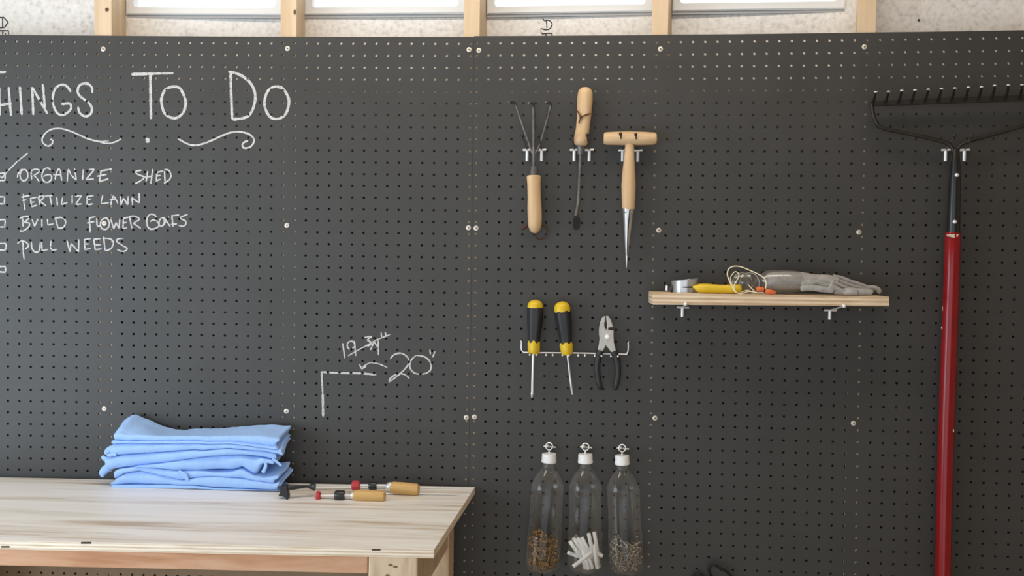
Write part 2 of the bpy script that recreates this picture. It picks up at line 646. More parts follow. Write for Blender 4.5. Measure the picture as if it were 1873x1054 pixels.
# studs: front faces follow the boards; plan shape from the faces the photo shows
STUDS = [(-170, -138, -110), (172, 204, 230), (513, 542, 558), (848, 877, 890), (1192, 1222, 1229), (1568, 1602, 1598), (1952, 1986, 1968)]
for i, (xa, xb, xr) in enumerate(STUDS):
    X_a, X_b = bd(xa, 45, -0.14)[0], bd(xb, 45, -0.14)[0]
    Ysh = sheath_y(X_a)
    Xr = atY(xr, 45, Ysh - 0.02)[0]
    wdt = X_b - X_a
    zs = list(np.linspace(-ZF, ZC, 13))
    vs, fs = [], []
    for z in zs:
        yf = bow(0.5 * (X_a + X_b), min(z, 2.0)) + 0.145
        vs += [(X_a, yf, z), (X_b, yf, z), (Xr, Ysh - 0.01, z), (Xr - wdt, Ysh - 0.01, z)]
    for k in range(len(zs) - 1):
        for j in range(4):
            j2 = (j + 1) % 4
            fs.append((4 * k + j, 4 * k + j2, 4 * k + 4 + j2, 4 * k + 4 + j))
    fs += [(3, 2, 1, 0), tuple(4 * (len(zs) - 1) + j for j in range(4))]
    b = MB(); b.add(vs, fs)
    st = structure('trim_%d' % (i + 1), b, STUD, 'pine wall stud between the sheathing and the pegboard', smooth=False)
    if i == 1:
        k_ = MB(); p = bd(195.5, 17.5, -0.14); k_.ball(p, 0.16, 12, 8, sc_=(1, 0.15, 1)); k_.build('knot', KNOT, st)
    if i == 2:
        k_ = MB(); p = bd(539, 22, -0.14); k_.ball(p, 0.16, 12, 8, sc_=(0.6, 0.12, 1.5)); k_.build('knot', KNOT, st)

# windows
for i, (xa, xb, zm, Ys, za, zb_) in enumerate(win):
    root = bpy.data.objects.new('window_%d' % (i + 1), None)
    root.empty_display_size = 0.05
    COL.objects.link(root)
    root.location = W((0.5 * (xa + xb), Ys, zm))
    tag(root, 'white vinyl framed window in the back wall', None, None, 'structure')
    fw = 0.66
    y0, y1 = Ys - 0.35, Ys + 0.6

    def ringpoly(x0, x1, z0l, z0r, z1, r, n=5):
        pts = []
        for cx, cz, a0 in ((x1 - r, z0r + r, -90), (x1 - r, z1 - r, 0), (x0 + r, z1 - r, 90), (x0 + r, z0l + r, 180)):
            for k in range(n + 1):
                a = math.radians(a0 + 90 * k / n)
                pts.append((cx + r * math.cos(a), cz + r * math.sin(a)))
        return pts
    fb = MB()
    outer = ringpoly(xa, xb, za, zb_, WTOP, 0.04)
    inner = ringpoly(xa + fw, xb - fw, za + fw, zb_ + fw, WTOP - fw, 0.3)
    n = len(outer)
    vs = [(x, y0, z) for x, z in outer] + [(x, y0, z) for x, z in inner] + [(x, y1, z) for x, z in outer] + [(x, y1, z) for x, z in inner]
    fs = []
    for k in range(n):
        k2 = (k + 1) % n
        fs += [(k, k2, n + k2, n + k), (2 * n + k2, 2 * n + k, 3 * n + k, 3 * n + k2), (k2, k, 2 * n + k, 2 * n + k2), (n + k, n + k2, 3 * n + k2, 3 * n + k)]
    fb.add(vs, fs)
    # raised inner bead
    o2 = ringpoly(xa + 0.1, xb - 0.1, za + 0.08, zb_ + 0.08, WTOP - 0.1, 0.06)
    i2 = ringpoly(xa + 0.22, xb - 0.22, za + 0.16, zb_ + 0.16, WTOP - 0.22, 0.08)
    vs = [(x, y0 - 0.08, z) for x, z in o2] + [(x, y0 - 0.08, z) for x, z in i2] + [(x, y0 + 0.02, z) for x, z in o2] + [(x, y0 + 0.02, z) for x, z in i2]
    fb.add(vs, fs)
    fb.build('window_frame', VINYL, root, smooth=False)
    sb = MB()  # grey strip in place of the shadow gap under the frame
    sb.hexa([(xa, Ys - 0.22, za - 0.24), (xb, Ys - 0.22, zb_ - 0.24), (xb, Ys + 0.3, zb_ - 0.24), (xa, Ys + 0.3, za - 0.24)],
            [(xa, Ys - 0.22, za), (xb, Ys - 0.22, zb_), (xb, Ys + 0.3, zb_), (xa, Ys + 0.3, za)])
    sb.build('window_flange', SHADOWG, root, smooth=False)
    g = MB()
    g.box((xa + fw - 0.1, Ys + 0.2, min(za, zb_) + fw - 0.1), (xb - fw + 0.1, Ys + 0.3, WTOP - fw + 0.1))
    g.build('glass_pane', GLASS, root, smooth=False)

# ------------------------------------------------------------------ pegboard panels
HR = 0.113


def p1_pt(x, z):
    return (x, z)


RR = -0.00371


def p2_pt(k, z):
    if k < -0.23:
        return (40.295, z + 0.030)
    return (40.516 + k + z * RR, z + 0.030 - k * RR)


def pegboard(name, label, xform, c0, c1, ztop, left, right, zbot=-62.0, nrow=60):
    """one panel; every hole is a real hole with a wall"""
    t = 0.13
    ex = [left] + [c + 0.5 for c in range(c0, c1)] + [right]
    ez = [ztop] + [-(r + 0.5) for r in range(0, nrow)] + [zbot]
    V, F = [], []
    idx = {}

    def vert(x, z, d):
        key = (round(x, 5), round(z, 5), d)
        if key not in idx:
            X, Z = xform(x, z)
            V.append((X, bow(X, Z) + d, Z))
            idx[key] = len(V) - 1
        return idx[key]
    ang = [PI / 8 + PI / 4 * k for k in range(8)]
    for ci, c in enumerate(range(c0, c1 + 1)):
        for r in range(nrow + 1):
            x0, x1, z1, z0 = ex[ci], ex[ci + 1], ez[r], ez[r + 1]
            if r == nrow:
                F.append([vert(x0, z0, 0), vert(x1, z0, 0), vert(x1, z1, 0), vert(x0, z1, 0)])
                continue
            ring = [vert(c + HR * math.cos(a), -r + HR * math.sin(a), 0) for a in ang]
            back = [vert(c + HR * math.cos(a), -r + HR * math.sin(a), t) for a in ang]
            cor = [vert(x1, z1, 0), vert(x0, z1, 0), vert(x0, z0, 0), vert(x1, z0, 0)]   # 45,135,225,315 deg
            # ring index 0 at 22.5, 1 at 67.5, ...
            for q in range(4):
                a, bq = ring[2 * q], ring[2 * q + 1]
                F.append([cor[q], bq, a])
                F.append([cor[q], cor[(q + 1) % 4], ring[(2 * q + 2) % 8], bq])
            for k in range(8):
                F.append([ring[k], ring[(k + 1) % 8], back[(k + 1) % 8], back[k]])
    # rims and back
    for xs_ in (left, right):
        for j in range(len(ez) - 1):
            F.append([vert(xs_, ez[j], 0), vert(xs_, ez[j + 1], 0), vert(xs_, ez[j + 1], t), vert(xs_, ez[j], t)])
    for zs_ in (ztop, zbot):
        for j in range(len(ex) - 1):
            F.append([vert(ex[j], zs_, 0), vert(ex[j + 1], zs_, 0), vert(ex[j + 1], zs_, t), vert(ex[j], zs_, t)])
    root = thing(name, label, 'pegboard', (0.5 * (left + right) + (40.5 if left < 5 and xform is p2_pt else 0), 0, zbot))
    me = bpy.data.meshes.new('perforated_sheet')
    o0 = root.location
    me.from_pydata([tuple(W(p) - o0) for p in V], [], F)
    me.materials.append(BOARD)
    me.materials.append(RAWBOARD)
    me.validate()
    if xform is p1_pt:                       # the board was left unpainted below the bench top
        for pl in me.polygons:
            if pl.center.z < (-38.7 - zbot) * S and pl.center.x + o0.x < (36.6 - X0) * S:
                pl.material_index = 1
    o = bpy.data.objects.new('perforated_sheet', me)
    link(o, root)
    return root


board_a = pegboard('pegboard_panel', 'dark grey pegboard panel with chalk writing, left of the seam', p1_pt, -7, 40, 0.56, -7.5, 40.27)
board_b = pegboard('pegboard_panel', 'dark grey pegboard panel with hanging tools and shelf, right of the seam', p2_pt, 0, 47, 0.60, -0.235, 47.5)


def screw(px, py, parent):
    p = bd(px, py, 0)
    r = 4.6 * ipp(p)
    b = MB()
    y = np.array([0, 1.0, 0])
    b.tube([p + y * 0.05, p - y * 0.035, p - y * 0.06, p - y * 0.055], [r, r, r * 0.82, r * 0.45], 16)
    b.tube([p - y * 0.02, p - y * 0.062], [r * 0.36, r * 0.30], 8, mi=1)
    b.build('screw', [SCREWM, SLOT], parent)


for q in [(189, 90), (526, 89), (858, 91), (191, 408.8), (525, 412.5), (857, 417), (191, 748), (524, 752.5), (853, 764)]:
    screw(*q, board_a)
for q in [(876, 92.5), (1208, 90), (1581, 86), (871, 417.5), (1205, 421.5), (1571, 425), (868, 763), (1198, 765), (1561, 774.5)]:
    screw(*q, board_b)

# chalk
def over_hole(p):
    return math.hypot(p[0] - round(p[0]), p[2] - round(p[2])) < HR + 0.012


def on_board(x, y):
    return bd(x, y, 0.015)


def chalk_part(x, y):
    if y < 226:
        return ('chalk_word', 'chalk word THINGS' if x < 210 else 'chalk word TO' if x < 390 else 'chalk word DO')
    if y < 285 and y < 280:
        return ('chalk_scroll', 'chalk scroll under THINGS') if x < 240 else ('chalk_dot', None) if x < 300 else ('chalk_scroll', 'chalk scroll under DO')
    if y > 520 or x > 400:
        return ('chalk_measurement', 'chalk measurement sketch with 20 inches')
    for bot, brk, words in ((345, (27, 215), ('ORGANIZE', 'SHED')), (387, (27, 180), ('FERTILIZE', 'LAWN')), (427, (27, 140, 262), ('BUILD', 'FLOWER', 'BOXES')), (474, (27, 115), ('PULL', 'WEEDS')), (520, (60,), ())):
        if y < bot:
            if x < brk[0] or y < 300:
                return ('chalk_checkbox', 'chalk box %s' % ('ticked, before ORGANIZE' if bot == 345 else 'left of ' + words[0] if words else 'with nothing beside it'))
            k = sum(x > q for q in brk) - 1
            return ('chalk_word', 'chalk word ' + words[k])


def chalk(sets):
    rows = {}
    k = 0
    for c, w, strokes in sets:
        for st in strokes:
            ww = w
            if isinstance(st, tuple):
                ww, st = st
            pts = [c(*p) for p in st]
            if len(pts) > 2:
                pts = [tuple(q) for q in spline(pts, 5)]
            ym = sum(p[1] for p in pts) / len(pts)
            xm = sum(p[0] for p in pts) / len(pts)
            row = chalk_part(xm, ym)
            stroke_mesh(rows.setdefault(row, MB()), pts, ww, on_board, over_hole, seed=k)
            k += 1
    for nm, lab in rows:
        tag(rows[(nm, lab)].build(nm, CHALK, board_a, smooth=False), lab)


def L(*pts):
    """a polyline with sharp corners, as separate straight strokes"""
    return [[a, c] for a, c in zip(pts[:-1], pts[1:])]


T1, T2, T3 = Crop(0, 110, 6.2), Crop(230, 110, 5.676), Crop(0, 270, 8.783)
T4, T5, T6 = Crop(150, 290, 8.11), Crop(0, 380, 7.492), Crop(500, 560, 3.746)
chalk([
    (T1, 4.4, L((-300, 140), (70, 135)) + L((-120, 140), (-110, 640)) + L((-10, 300), (-2, 630)) + L((98, 305), (125, 632)) + L((-8, 512), (132, 490)) + L((225, 300), (248, 622))
     + L((365, 305), (378, 622)) + L((365, 308), (538, 608)) + L((485, 268), (512, 570))
     + [[(803, 362), (765, 303), (710, 278), (650, 300), (610, 360), (598, 460), (615, 540), (655, 605), (710, 622), (770, 592), (806, 545), (800, 505), (770, 492), (695, 500)],
        [(1048, 372), (1040, 310), (1000, 270), (950, 265), (900, 290), (880, 350), (900, 400), (960, 450), (1010, 490), (1040, 540), (1035, 600), (990, 635), (940, 630), (900, 590), (885, 530)]]),
    (T2, 4.9, [(5.5, [(60, 148), (300, 140)]), (4.0, [(290, 140), (495, 136)])] + L((255, 150), (262, 612))
     + [[(430, 290), (500, 275), (560, 292), (605, 370), (622, 450), (600, 540), (540, 595), (480, 600), (410, 560), (380, 490), (370, 410), (395, 330), (430, 290)]]
     + L((1090, 118), (1092, 300), (1105, 612))
     + [[(1065, 118), (1140, 135), (1230, 180), (1310, 260), (1345, 370), (1330, 480), (1290, 560), (1230, 600), (1105, 615)],
        [(1500, 290), (1560, 275), (1630, 295), (1680, 370), (1695, 440), (1670, 540), (1620, 595), (1560, 610), (1500, 590), (1455, 520), (1440, 440), (1460, 350), (1500, 290)],
        (9.5, [(206, 831), (248, 831)]), (6, [(210, 845), (244, 845)]),
        (3.3, [(540, 815), (620, 860), (700, 885), (800, 870), (900, 830), (1000, 785), (1090, 752), (1190, 745), (1280, 770), (1330, 820), (1315, 880), (1270, 910), (1225, 910), (1210, 880), (1235, 850), (1270, 840)])]),
    (T1, 2.8, [[(570, 895), (597, 915), (590, 948), (545, 975), (495, 945), (477, 900), (510, 835), (580, 787), (680, 775), (780, 800), (880, 840), (990, 890), (1100, 920), (1220, 945), (1300, 930), (1375, 895)],
               (1.6, [(1050, 905), (1130, 920), (1235, 918)])]),
])
LW = 2.7
chalk([
    (T3, LW, L((-45, 420), (85, 410), (78, 530), (-45, 528), (-45, 420)) + [(2.6, [(5, 450), (25, 495)]), (2.6, [(25, 495), (110, 395)]), (2.4, [(110, 395), (280, 220)]), (2.6, [(280, 220), (450, 90)])]
     + [[(410, 358), (345, 370), (322, 440), (340, 510), (390, 535), (440, 490), (446, 420), (410, 360), (340, 362), (292, 420), (280, 485)],
        [(480, 385), (560, 350), (625, 362), (620, 400), (540, 448)], [(815, 362), (770, 330), (710, 350), (675, 430), (685, 510), (740, 560), (800, 540), (830, 490), (810, 440), (740, 440), (700, 470)]]
     + L((498, 380), (510, 512)) + L((540, 445), (590, 490), (632, 552))
     + L((885, 515), (900, 420), (940, 335), (970, 370), (990, 532)) + L((855, 440), (990, 435)) + L((1080, 546), (1088, 400), (1100, 345), (1140, 440), (1225, 522)) + L((1228, 522), (1195, 330))
     + L((1337, 350), (1325, 525)) + L((1430, 352), (1520, 350), (1382, 512), (1510, 505))
     + L((375, 745), (382, 870), (400, 1005)) + L((340, 800), (480, 765)) + L((358, 852), (425, 840))
     + L((490, 820), (507, 950)) + L((480, 822), (590, 798)) + L((500, 885), (552, 872)) + L((507, 952), (595, 925))
     + L((620, 795), (640, 922)) + [[(605, 812), (665, 770), (706, 800), (640, 862)]] + L((640, 862), (740, 936))
     + L((715, 780), (852, 770)) + L((800, 775), (830, 922)) + L((913, 790), (922, 936)) + L((1007, 795), (985, 916), (1087, 885)) + L((1160, 765), (1160, 907))
     + L((1205, 780), (1312, 770), (1215, 917), (1320, 905)) + L((1402, 775), (1395, 917)) + L((1400, 783), (1505, 773)) + L((1400, 840), (1462, 825)) + L((1395, 920), (1497, 905))
     + L((-40, 790), (75, 790), (70, 905), (-40, 905), (-40, 790))),
    (T4, LW, L((285, 175), (255, 358)) + L((272, 187), (445, 155)) + L((220, 265), (368, 235)) + L((255, 345), (392, 300))
     + [[(885, 175), (800, 192), (825, 235), (920, 275), (870, 330), (775, 378)]] + L((975, 185), (950, 345)) + L((1050, 155), (1020, 375)) + L((930, 275), (1040, 265))
     + L((1115, 195), (1100, 337)) + L((1105, 207), (1205, 185)) + L((1108, 262), (1165, 247)) + L((1092, 337), (1165, 305)) + L((1222, 185), (1235, 367))
     + [[(1222, 160), (1290, 180), (1320, 250), (1290, 320), (1215, 367)]]
     + L((312, 540), (280, 650), (300, 672), (400, 655)) + L((425, 702), (440, 620), (465, 550), (500, 600), (532, 668)) + L((410, 617), (505, 605))
     + L((568, 560), (578, 692)) + L((578, 690), (616, 588), (680, 692), (685, 558)) + L((742, 570), (748, 692)) + L((745, 585), (850, 662), (848, 512))
     + L((705, 868), (740, 1037)) + [[(695, 868), (770, 853), (850, 900), (760, 960)]] + L((760, 958), (872, 1037))
     + [[(1108, 892), (1080, 840), (1010, 830), (962, 900), (970, 1000), (1020, 1048), (1100, 1032), (1142, 990), (1110, 930), (1060, 910), (1012, 937)],
        [(1180, 880), (1145, 930), (1150, 990), (1190, 1000), (1222, 940), (1205, 885), (1180, 880)]]
     + L((1210, 870), (1312, 1012)) + L((1290, 862), (1200, 1000)) + L((1330, 840), (1352, 1012)) + L((1325, 850), (1442, 838)) + L((1320, 975), (1412, 970))
     + [[(1568, 830), (1455, 880), (1530, 925), (1542, 968), (1500, 1005), (1432, 990)]]),
    (T5, LW, L((-40, 165), (72, 165), (66, 265), (-40, 262), (-40, 165)) + L((310, 140), (315, 262))
     + [[(265, 147), (340, 120), (405, 122), (390, 152), (330, 200)], [(330, 200), (400, 213), (395, 260), (335, 310), (290, 322), (278, 308)]]
     + L((440, 160), (475, 257), (522, 152)) + L((575, 155), (575, 262)) + L((650, 155), (655, 237), (737, 220)) + L((760, 150), (795, 277))
     + [[(748, 148), (840, 135), (897, 178), (890, 240), (850, 275), (790, 280)]]
     + L((1225, 140), (1237, 342)) + L((1212, 147), (1308, 120)) + L((1193, 212), (1292, 190)) + L((1325, 143), (1330, 252), (1392, 252))
     + [[(1440, 140), (1395, 170), (1375, 235), (1400, 287), (1450, 297), (1490, 260), (1497, 200), (1470, 150), (1440, 140)]]
     + L((1515, 150), (1560, 292), (1590, 200), (1632, 287), (1642, 148)) + L((1690, 150), (1685, 287)) + L((1685, 147), (1770, 130)) + L((1680, 212), (1735, 200)) + L((1685, 287), (1742, 275))
     + L((312, 460), (318, 600), (330, 712)) + [[(238, 492), (290, 455), (350, 470), (392, 520), (340, 572)], [(430, 465), (440, 560), (490, 612), (540, 582), (552, 468)]]
     + L((572, 460), (577, 592), (662, 570)) + L((700, 453), (690, 540), (712, 587), (787, 570)) + L((918, 450), (957, 607), (975, 490), (1077, 607), (1080, 433))
     + L((1155, 428), (1165, 582)) + L((1150, 437), (1247, 423)) + L((1158, 500), (1222, 495)) + L((1162, 577), (1242, 555))
     + L((1285, 422), (1305, 582)) + L((1278, 432), (1382, 423)) + L((1288, 512), (1387, 508)) + L((1300, 577), (1392, 563)) + L((1420, 398), (1440, 587))
     + [[(1405, 420), (1500, 425), (1552, 470), (1530, 550), (1470, 585), (1438, 587)], [(1693, 420), (1620, 428), (1603, 465), (1680, 520), (1742, 560), (1690, 602), (1603, 573)]]
     + L((-40, 490), (82, 490), (77, 580), (-40, 580), (-40, 490)) + [(3.0, s) for s in L((-40, 808), (76, 806), (74, 885), (-40, 880), (-40, 808))]),
])
chalk([
    (T6, 2.7, L((475, 255), (490, 357)) + [[(562, 262), (540, 242), (512, 250), (508, 280), (530, 297), (558, 275)]] + L((555, 238), (565, 342))
     + [(2.0, [(512, 342), (575, 305), (640, 270), (700, 235), (803, 195)])] + [[(622, 215), (672, 210), (645, 232), (672, 252), (655, 272), (632, 268)]]
     + L((665, 302), (690, 245)) + L((690, 245), (722, 290)) + L((718, 235), (720, 337)) + L((738, 180), (742, 213)) + L((766, 178), (773, 215))
     + [[(800, 362), (830, 332), (880, 325), (925, 360), (918, 410), (860, 470), (792, 522)], [(792, 518), (805, 492), (850, 465), (900, 470), (932, 497)],
        [(980, 338), (945, 370), (935, 420), (970, 460), (1030, 465), (1075, 440), (1077, 390), (1040, 350), (980, 338)]]
     + L((1072, 297), (1076, 332)) + L((1107, 310), (1092, 352))
     + [(2.2, [(782, 422), (720, 396), (660, 390), (612, 420)])] + L((590, 400), (605, 432), (637, 412))
     + [(3.6, [(325, 452), (450, 459)]), (3.8, [(450, 459), (600, 461)]), (3.6, [(600, 461), (705, 470)]), (3.2, [(330, 455), (338, 600)]), (4.0, [(338, 600), (341, 757)])]),
])

# ------------------------------------------------------------------ workbench
BZ = -37.55                                  # bench top
BT = 0.60
FLc, FRc, BRc, BLc = (-6.0, -18.85), (39.78, -17.16), (40.86, -0.30), (-6.0, -1.75)
bench = thing('workbench', 'plywood topped workbench with pine legs under the chalk list', 'workbench', (18, -9, -ZF))


def quadbox(b, plan, z0, z1, mi=0):
    b.hexa([(x, y, z0) for x, y in plan], [(x, y, z1) for x, y in plan], mi)


b = MB()
quadbox(b, [FLc, FRc, BRc, BLc], BZ - BT, BZ)
top = b.build('tabletop', [PLYEDGE, PLYTOP, DARKWOOD], bench, smooth=False, bevel=0.03)
for pl in top.data.polygons:
    if pl.normal.z > 0.9:
        pl.material_index = 1
for (x0, x1, y) in [(2, 17, 1000.5), (148, 166, 993.5), (680, 696, 1006.0)]:
    # short dark voids in the front edge
    for_y = lambda X: FLc[1] + (FRc[1] - FLc[1]) * (X - FLc[0]) / (FRc[0] - FLc[0])
    vb = MB()
    pa = atY(x0, y, for_y(atY(x0, y, -17.5)[0])); pb = atY(x1, y, for_y(atY(x1, y, -17.5)[0]))
    vb.hexa([(pa[0], pa[1] - 0.012, pa[2] - 0.055), (pb[0], pb[1] - 0.012, pb[2] - 0.055), (pb[0], pb[1] + 0.1, pb[2] - 0.055), (pa[0], pa[1] + 0.1, pa[2] - 0.055)],
            [(pa[0], pa[1] - 0.012, pa[2] + 0.045), (pb[0], pb[1] - 0.012, pb[2] + 0.045), (pb[0], pb[1] + 0.1, pb[2] + 0.045), (pa[0], pa[1] + 0.1, pa[2] + 0.045)])
    vb.build('edge_void', DARKWOOD, top, smooth=False)
ZU = BZ - BT
lx0, lx1 = atY(674, 1030, -17.0)[0], atY(764, 1030, -17.0)[0]
LEGS = [(lx0, lx1, -17.05, -13.8), (lx0 + 0.5, lx1 + 0.55, -4.6, -1.2), (-4.0, -0.7, -18.4, -15.0), (-4.0, -0.7, -5.6, -2.3)]
for x0, x1, y0, y1 in LEGS:
    b = MB(); b.box((x0, y0, -ZF), (x1, y1, ZU - 0.02)); lg = b.build('leg', POST, bench, smooth=False, bevel=0.12)
    if (x0, y0) == LEGS[0][:3:2]:
        for kx, ky in ((714.3, 1034), (723, 1037), (709, 1053)):
            kb = MB(); kb.ball(atY(kx, ky, y0 - 0.005), 0.16, 12, 8, sc_=(1, 0.1, 0.55)); kb.build('knot', KNOTL, lg)
b = MB()
quadbox(b, [(-0.7, -18.25), (lx0 - 0.06, -17.0), (lx0 - 0.06, -15.5), (-0.7, -16.7)], ZU - 1.24, ZU - 0.02)
o = b.build('front_rail', REDPINE, bench, smooth=False, bevel=0.06); tag(o, 'reddish fir rail')
b = MB(); quadbox(b, [(-0.7, -4.0), (lx0 + 0.5, -3.0), (lx0 + 0.5, -1.5), (-0.7, -2.5)], ZU - 3.5, ZU - 0.02); b.build('back_rail', POST, bench, smooth=False, bevel=0.06)
b = MB(); quadbox(b, [(lx1 - 1.6, -13.8), (lx1 - 0.05, -13.8), (lx1 + 0.45, -4.6), (lx1 - 1.1, -4.6)], ZU - 3.4, ZU - 0.02); b.build('side_rail', POST, bench, smooth=False, bevel=0.06)
b = MB(); quadbox(b, [(-4.0, -15.0), (-2.4, -15.0), (-2.4, -5.6), (-4.0, -5.6)], ZU - 3.4, ZU - 0.02); b.build('side_rail', POST, bench, smooth=False, bevel=0.06)

# ------------------------------------------------------------------ folded blue towels
C6, C7 = Crop(160, 760, 7.53), Crop(350, 760, 7.03)


def curve_fn(px, Y):
    P = [atY(x, y, Y) for x, y in px]
    X = [p[0] for p in P]
    Z = [p[2] for p in P]
    return lambda x: float(np.interp(x, X, Z))


def towel(label, x0, x1, tops, bots, yf, yb, nfold=1, seed=0, back=lambda u: 0.0, extra=None, frontz=lambda u, v: 0.0, edge_l=0.25, edge_r=0.25):
    """a cloth folded in half (nfold=1) or in four (nfold=2), fold towards the room; open ends left and right"""
    zt, zb_ = curve_fn(tops, yf), curve_fn(bots, yf)
    X0_, X1_ = atY(x0, 840, yf)[0], atY(x1, 840, yf)[0]
    nu, rnd = 64, random.Random(seed)
    b = MB()
    for fold in range(nfold):
        nb = 9
        na = 8
        grid = []
        joff = [rnd.uniform(-edge_l, edge_l) for _ in range(3)], [rnd.uniform(-edge_r, edge_r) for _ in range(3)]
        for iu in range(nu + 1):
            u = iu / nu
            sec = []
            # parametric path: back-bottom -> front -> back-top ; outer then inner boundary
            for side in (0, 1):
                pts = []
                for k in range(nb):
                    v = 1 - k / nb
                    pts.append((v, -1))
                for k in range(na + 1):
                    a = -PI / 2 - PI * k / na
                    pts.append((None, a))
                for k in range(1, nb + 1):
                    pts.append((k / nb, 1))
                sec.append(pts)
            row = []
            X = X0_ + (X1_ - X0_) * u
            for side in (0, 1):
                for (v, s_) in sec[side]:
                    vv = 0.0 if v is None else v
                    lf = (s_ if v is not None else math.sin(s_))
                    jl = joff[0][0] * (lf < 0) + joff[0][1] * (lf >= 0)
                    jr = joff[1][0] * (lf < 0) + joff[1][1] * (lf >= 0)
                    Xp = X + (1 - u) ** 3 * jl + u ** 3 * jr + 0.12 * (1 - u) ** 3 * math.sin(5 * vv + seed) - 0.12 * u ** 3 * math.sin(4 * vv + seed)
                    T = max(zt(Xp) - zb_(Xp), 0.05)
                    mid = 0.5 * (zt(Xp) + zb_(Xp))
                    ins = fold * T / (2 * nfold) * 1.0 + (side * T / (2 * nfold) * 0.88)
                    h = max(T / 2 - ins, 0.006)
                    if fold > 0 and side == 0:
                        h *= 0.96
                    yfr = yf + 0.16 * noise.noise(Vector((Xp * 0.28, seed * 3.1, 0))) + 0.08 * noise.noise(Vector((Xp * 0.9, seed * 1.7, 4)))
                    if v is None:
                        y = yfr + T / 2 + h * math.cos(s_) * 0.8 + (T / 2 - h) * 0.0
                        z = mid + h * math.sin(s_) * (-1) * -1
                        vv = 0.0
                    else:
                        y = yfr + T / 2 + (yb - yfr - T / 2) * v
                        z = mid + s_ * h
                    z += back(u) * vv
                    wob = 0.075 * noise.noise(Vector((Xp * 0.8, y * 0.7, seed * 2.3))) + 0.045 * noise.noise(Vector((Xp * 2.2 + y * 1.3, y * 1.4, seed * 2.3 + 9)))
                    z += wob * (0.3 + vv) + frontz(u, vv) * (1 if lf > 0 else 0.4)
                    row.append((Xp, y, z))
            grid.append(row)
        n = len(grid[0])
        h_ = n // 2
        vs = [p for row in grid for p in row]
        fs = []
        for iu in range(nu):
            for k in range(h_ - 1):
                a, c = iu * n + k, (iu + 1) * n + k
                fs.append((a, c, c + 1, a + 1))
                a += h_; c += h_
                fs.append((a, a + 1, c + 1, c))
            for k in (0, h_ - 1):
                a, c = iu * n + k, (iu + 1) * n + k
                fs.append((a, a + h_, c + h_, c))
        for iu in (0, nu):
            for k in range(h_ - 1):
                a = iu * n + k
                fs.append((a, a + 1, a + 1 + h_, a + h_))
        b.add(vs, fs)
    if extra:
        extra(b)
    o = b.build('folded_towel', TOWEL, None, smooth=True, subsurf=1, angle=70)
    return tag(o, label, 'towel', 'folded blue towels on the workbench')


def curl(b, c, pts, hw, Y, flat=0.45, ax=(0.3, 0.9, 0.3)):
    P, r = [], []
    for (x, y), w in zip(pts, hw):
        p = atY(*c(x, y), Y)
        P.append(p)
        r.append(w / c.k * ipp(p))
    S_ = spline(P, 5)
    rr = list(np.interp(np.linspace(0, len(P) - 1, len(S_)), range(len(P)), r))
    a = np.array(ax); a = a / np.linalg.norm(a)
    b.tube(S_, rr, 10, flat=(a, flat))


def flap(b, c, poly, Y, t=0.1):
    P = [atY(*c(x, y), Y) for x, y in poly]
    b.prism(P, (0, t, 0))


YFR, YBK = -3.95, -0.95
g_top = [C6(310, 905), C6(400, 868), C6(500, 802), C6(700, 772), C6(1000, 838), C6(1290, 905), C7(50, 812), C7(280, 792), C7(470, 808), C7(700, 828), C7(900, 862), C7(1050, 890), C7(1150, 870)]
g_bot = [C6(340, 960), C6(500, 965), C6(1000, 965), C6(1500, 975), C7(300, 940), C7(600, 952), C7(1000, 965), C7(1150, 965)]
h_bot = [C6(340, 1008), C6(500, 1015), C6(1000, 1016), C6(1500, 1018), C7(300, 960), C7(700, 965), C7(1100, 970)]
f_bot = [(x, y - 0.3) for x, y in g_top]
f_top = [C6(300, 790), C6(420, 745), C6(700, 712), C6(900, 728), C6(1200, 768), C6(1500, 772), C7(300, 752), C7(500, 742), C7(640, 700), C7(800, 790), C7(960, 800), C7(1100, 780), C7(1200, 760)]
e_bot = [C6(700, 710), C6(900, 724), C6(1200, 764), C6(1500, 775), C7(200, 716), C7(520, 716), C7(640, 672), C7(720, 740), C7(800, 786), C7(840, 740), C7(890, 640), C7(930, 615), C7(1100, 640)]
e_top = [C6(700, 700), C6(900, 682), C6(1200, 642), C6(1500, 592), C7(200, 535), C7(400, 520), C7(650, 525), C7(900, 560), C7(1100, 600)]
d_bot = [C6(300, 760), C6(420, 738), C6(700, 706), C6(900, 682), C6(1200, 642), C6(1500, 592), C7(200, 533), C7(400, 520), C7(650, 512), C7(900, 540), C7(1150, 600)]
d_top = [C6(250, 600), C6(400, 562), C6(700, 540), C6(1000, 520), C6(1500, 480), C7(100, 462), C7(480, 436), C7(700, 452), C7(900, 465), C7(1100, 500), C7(1180, 540)]
c_bot = [(x, y - 0.8) for x, y in d_top]
c_top = [C6(330, 400), C6(500, 385), C6(1000, 395), C6(1500, 388), C7(200, 378), C7(480, 372), C7(700, 392), C7(900, 420), C7(1050, 440), C7(1150, 440)]
b_bot = [(x, y - 0.3) for x, y in c_top]
b_top = [C6(310, 345), C6(500, 357), C6(1000, 362), C6(1500, 355), C7(200, 350), C7(480, 345), C7(700, 372), C7(900, 395), C7(1060, 415), C7(1150, 410)]
a_bot = [(x, y - 0.3) for x, y in b_top]
a_top = [C6(360, 262), C6(430, 235), C6(520, 262), C6(700, 265), C6(1000, 290), C6(1500, 285), C7(200, 270), C7(480, 265), C7(700, 262), C7(900, 268), C7(1130, 300), C7(1180, 300)]

towel('lowest blue towel of the stack, thin, lying on the bench top', 206, 507, g_bot, h_bot, YFR + 0.1, YBK, 2, 11)
towel('thick blue towel second from the bottom of the stack', 203, 512, g_top, g_bot, YFR, YBK, 2, 1, back=lambda u: 0.1 + 0.55 * u)


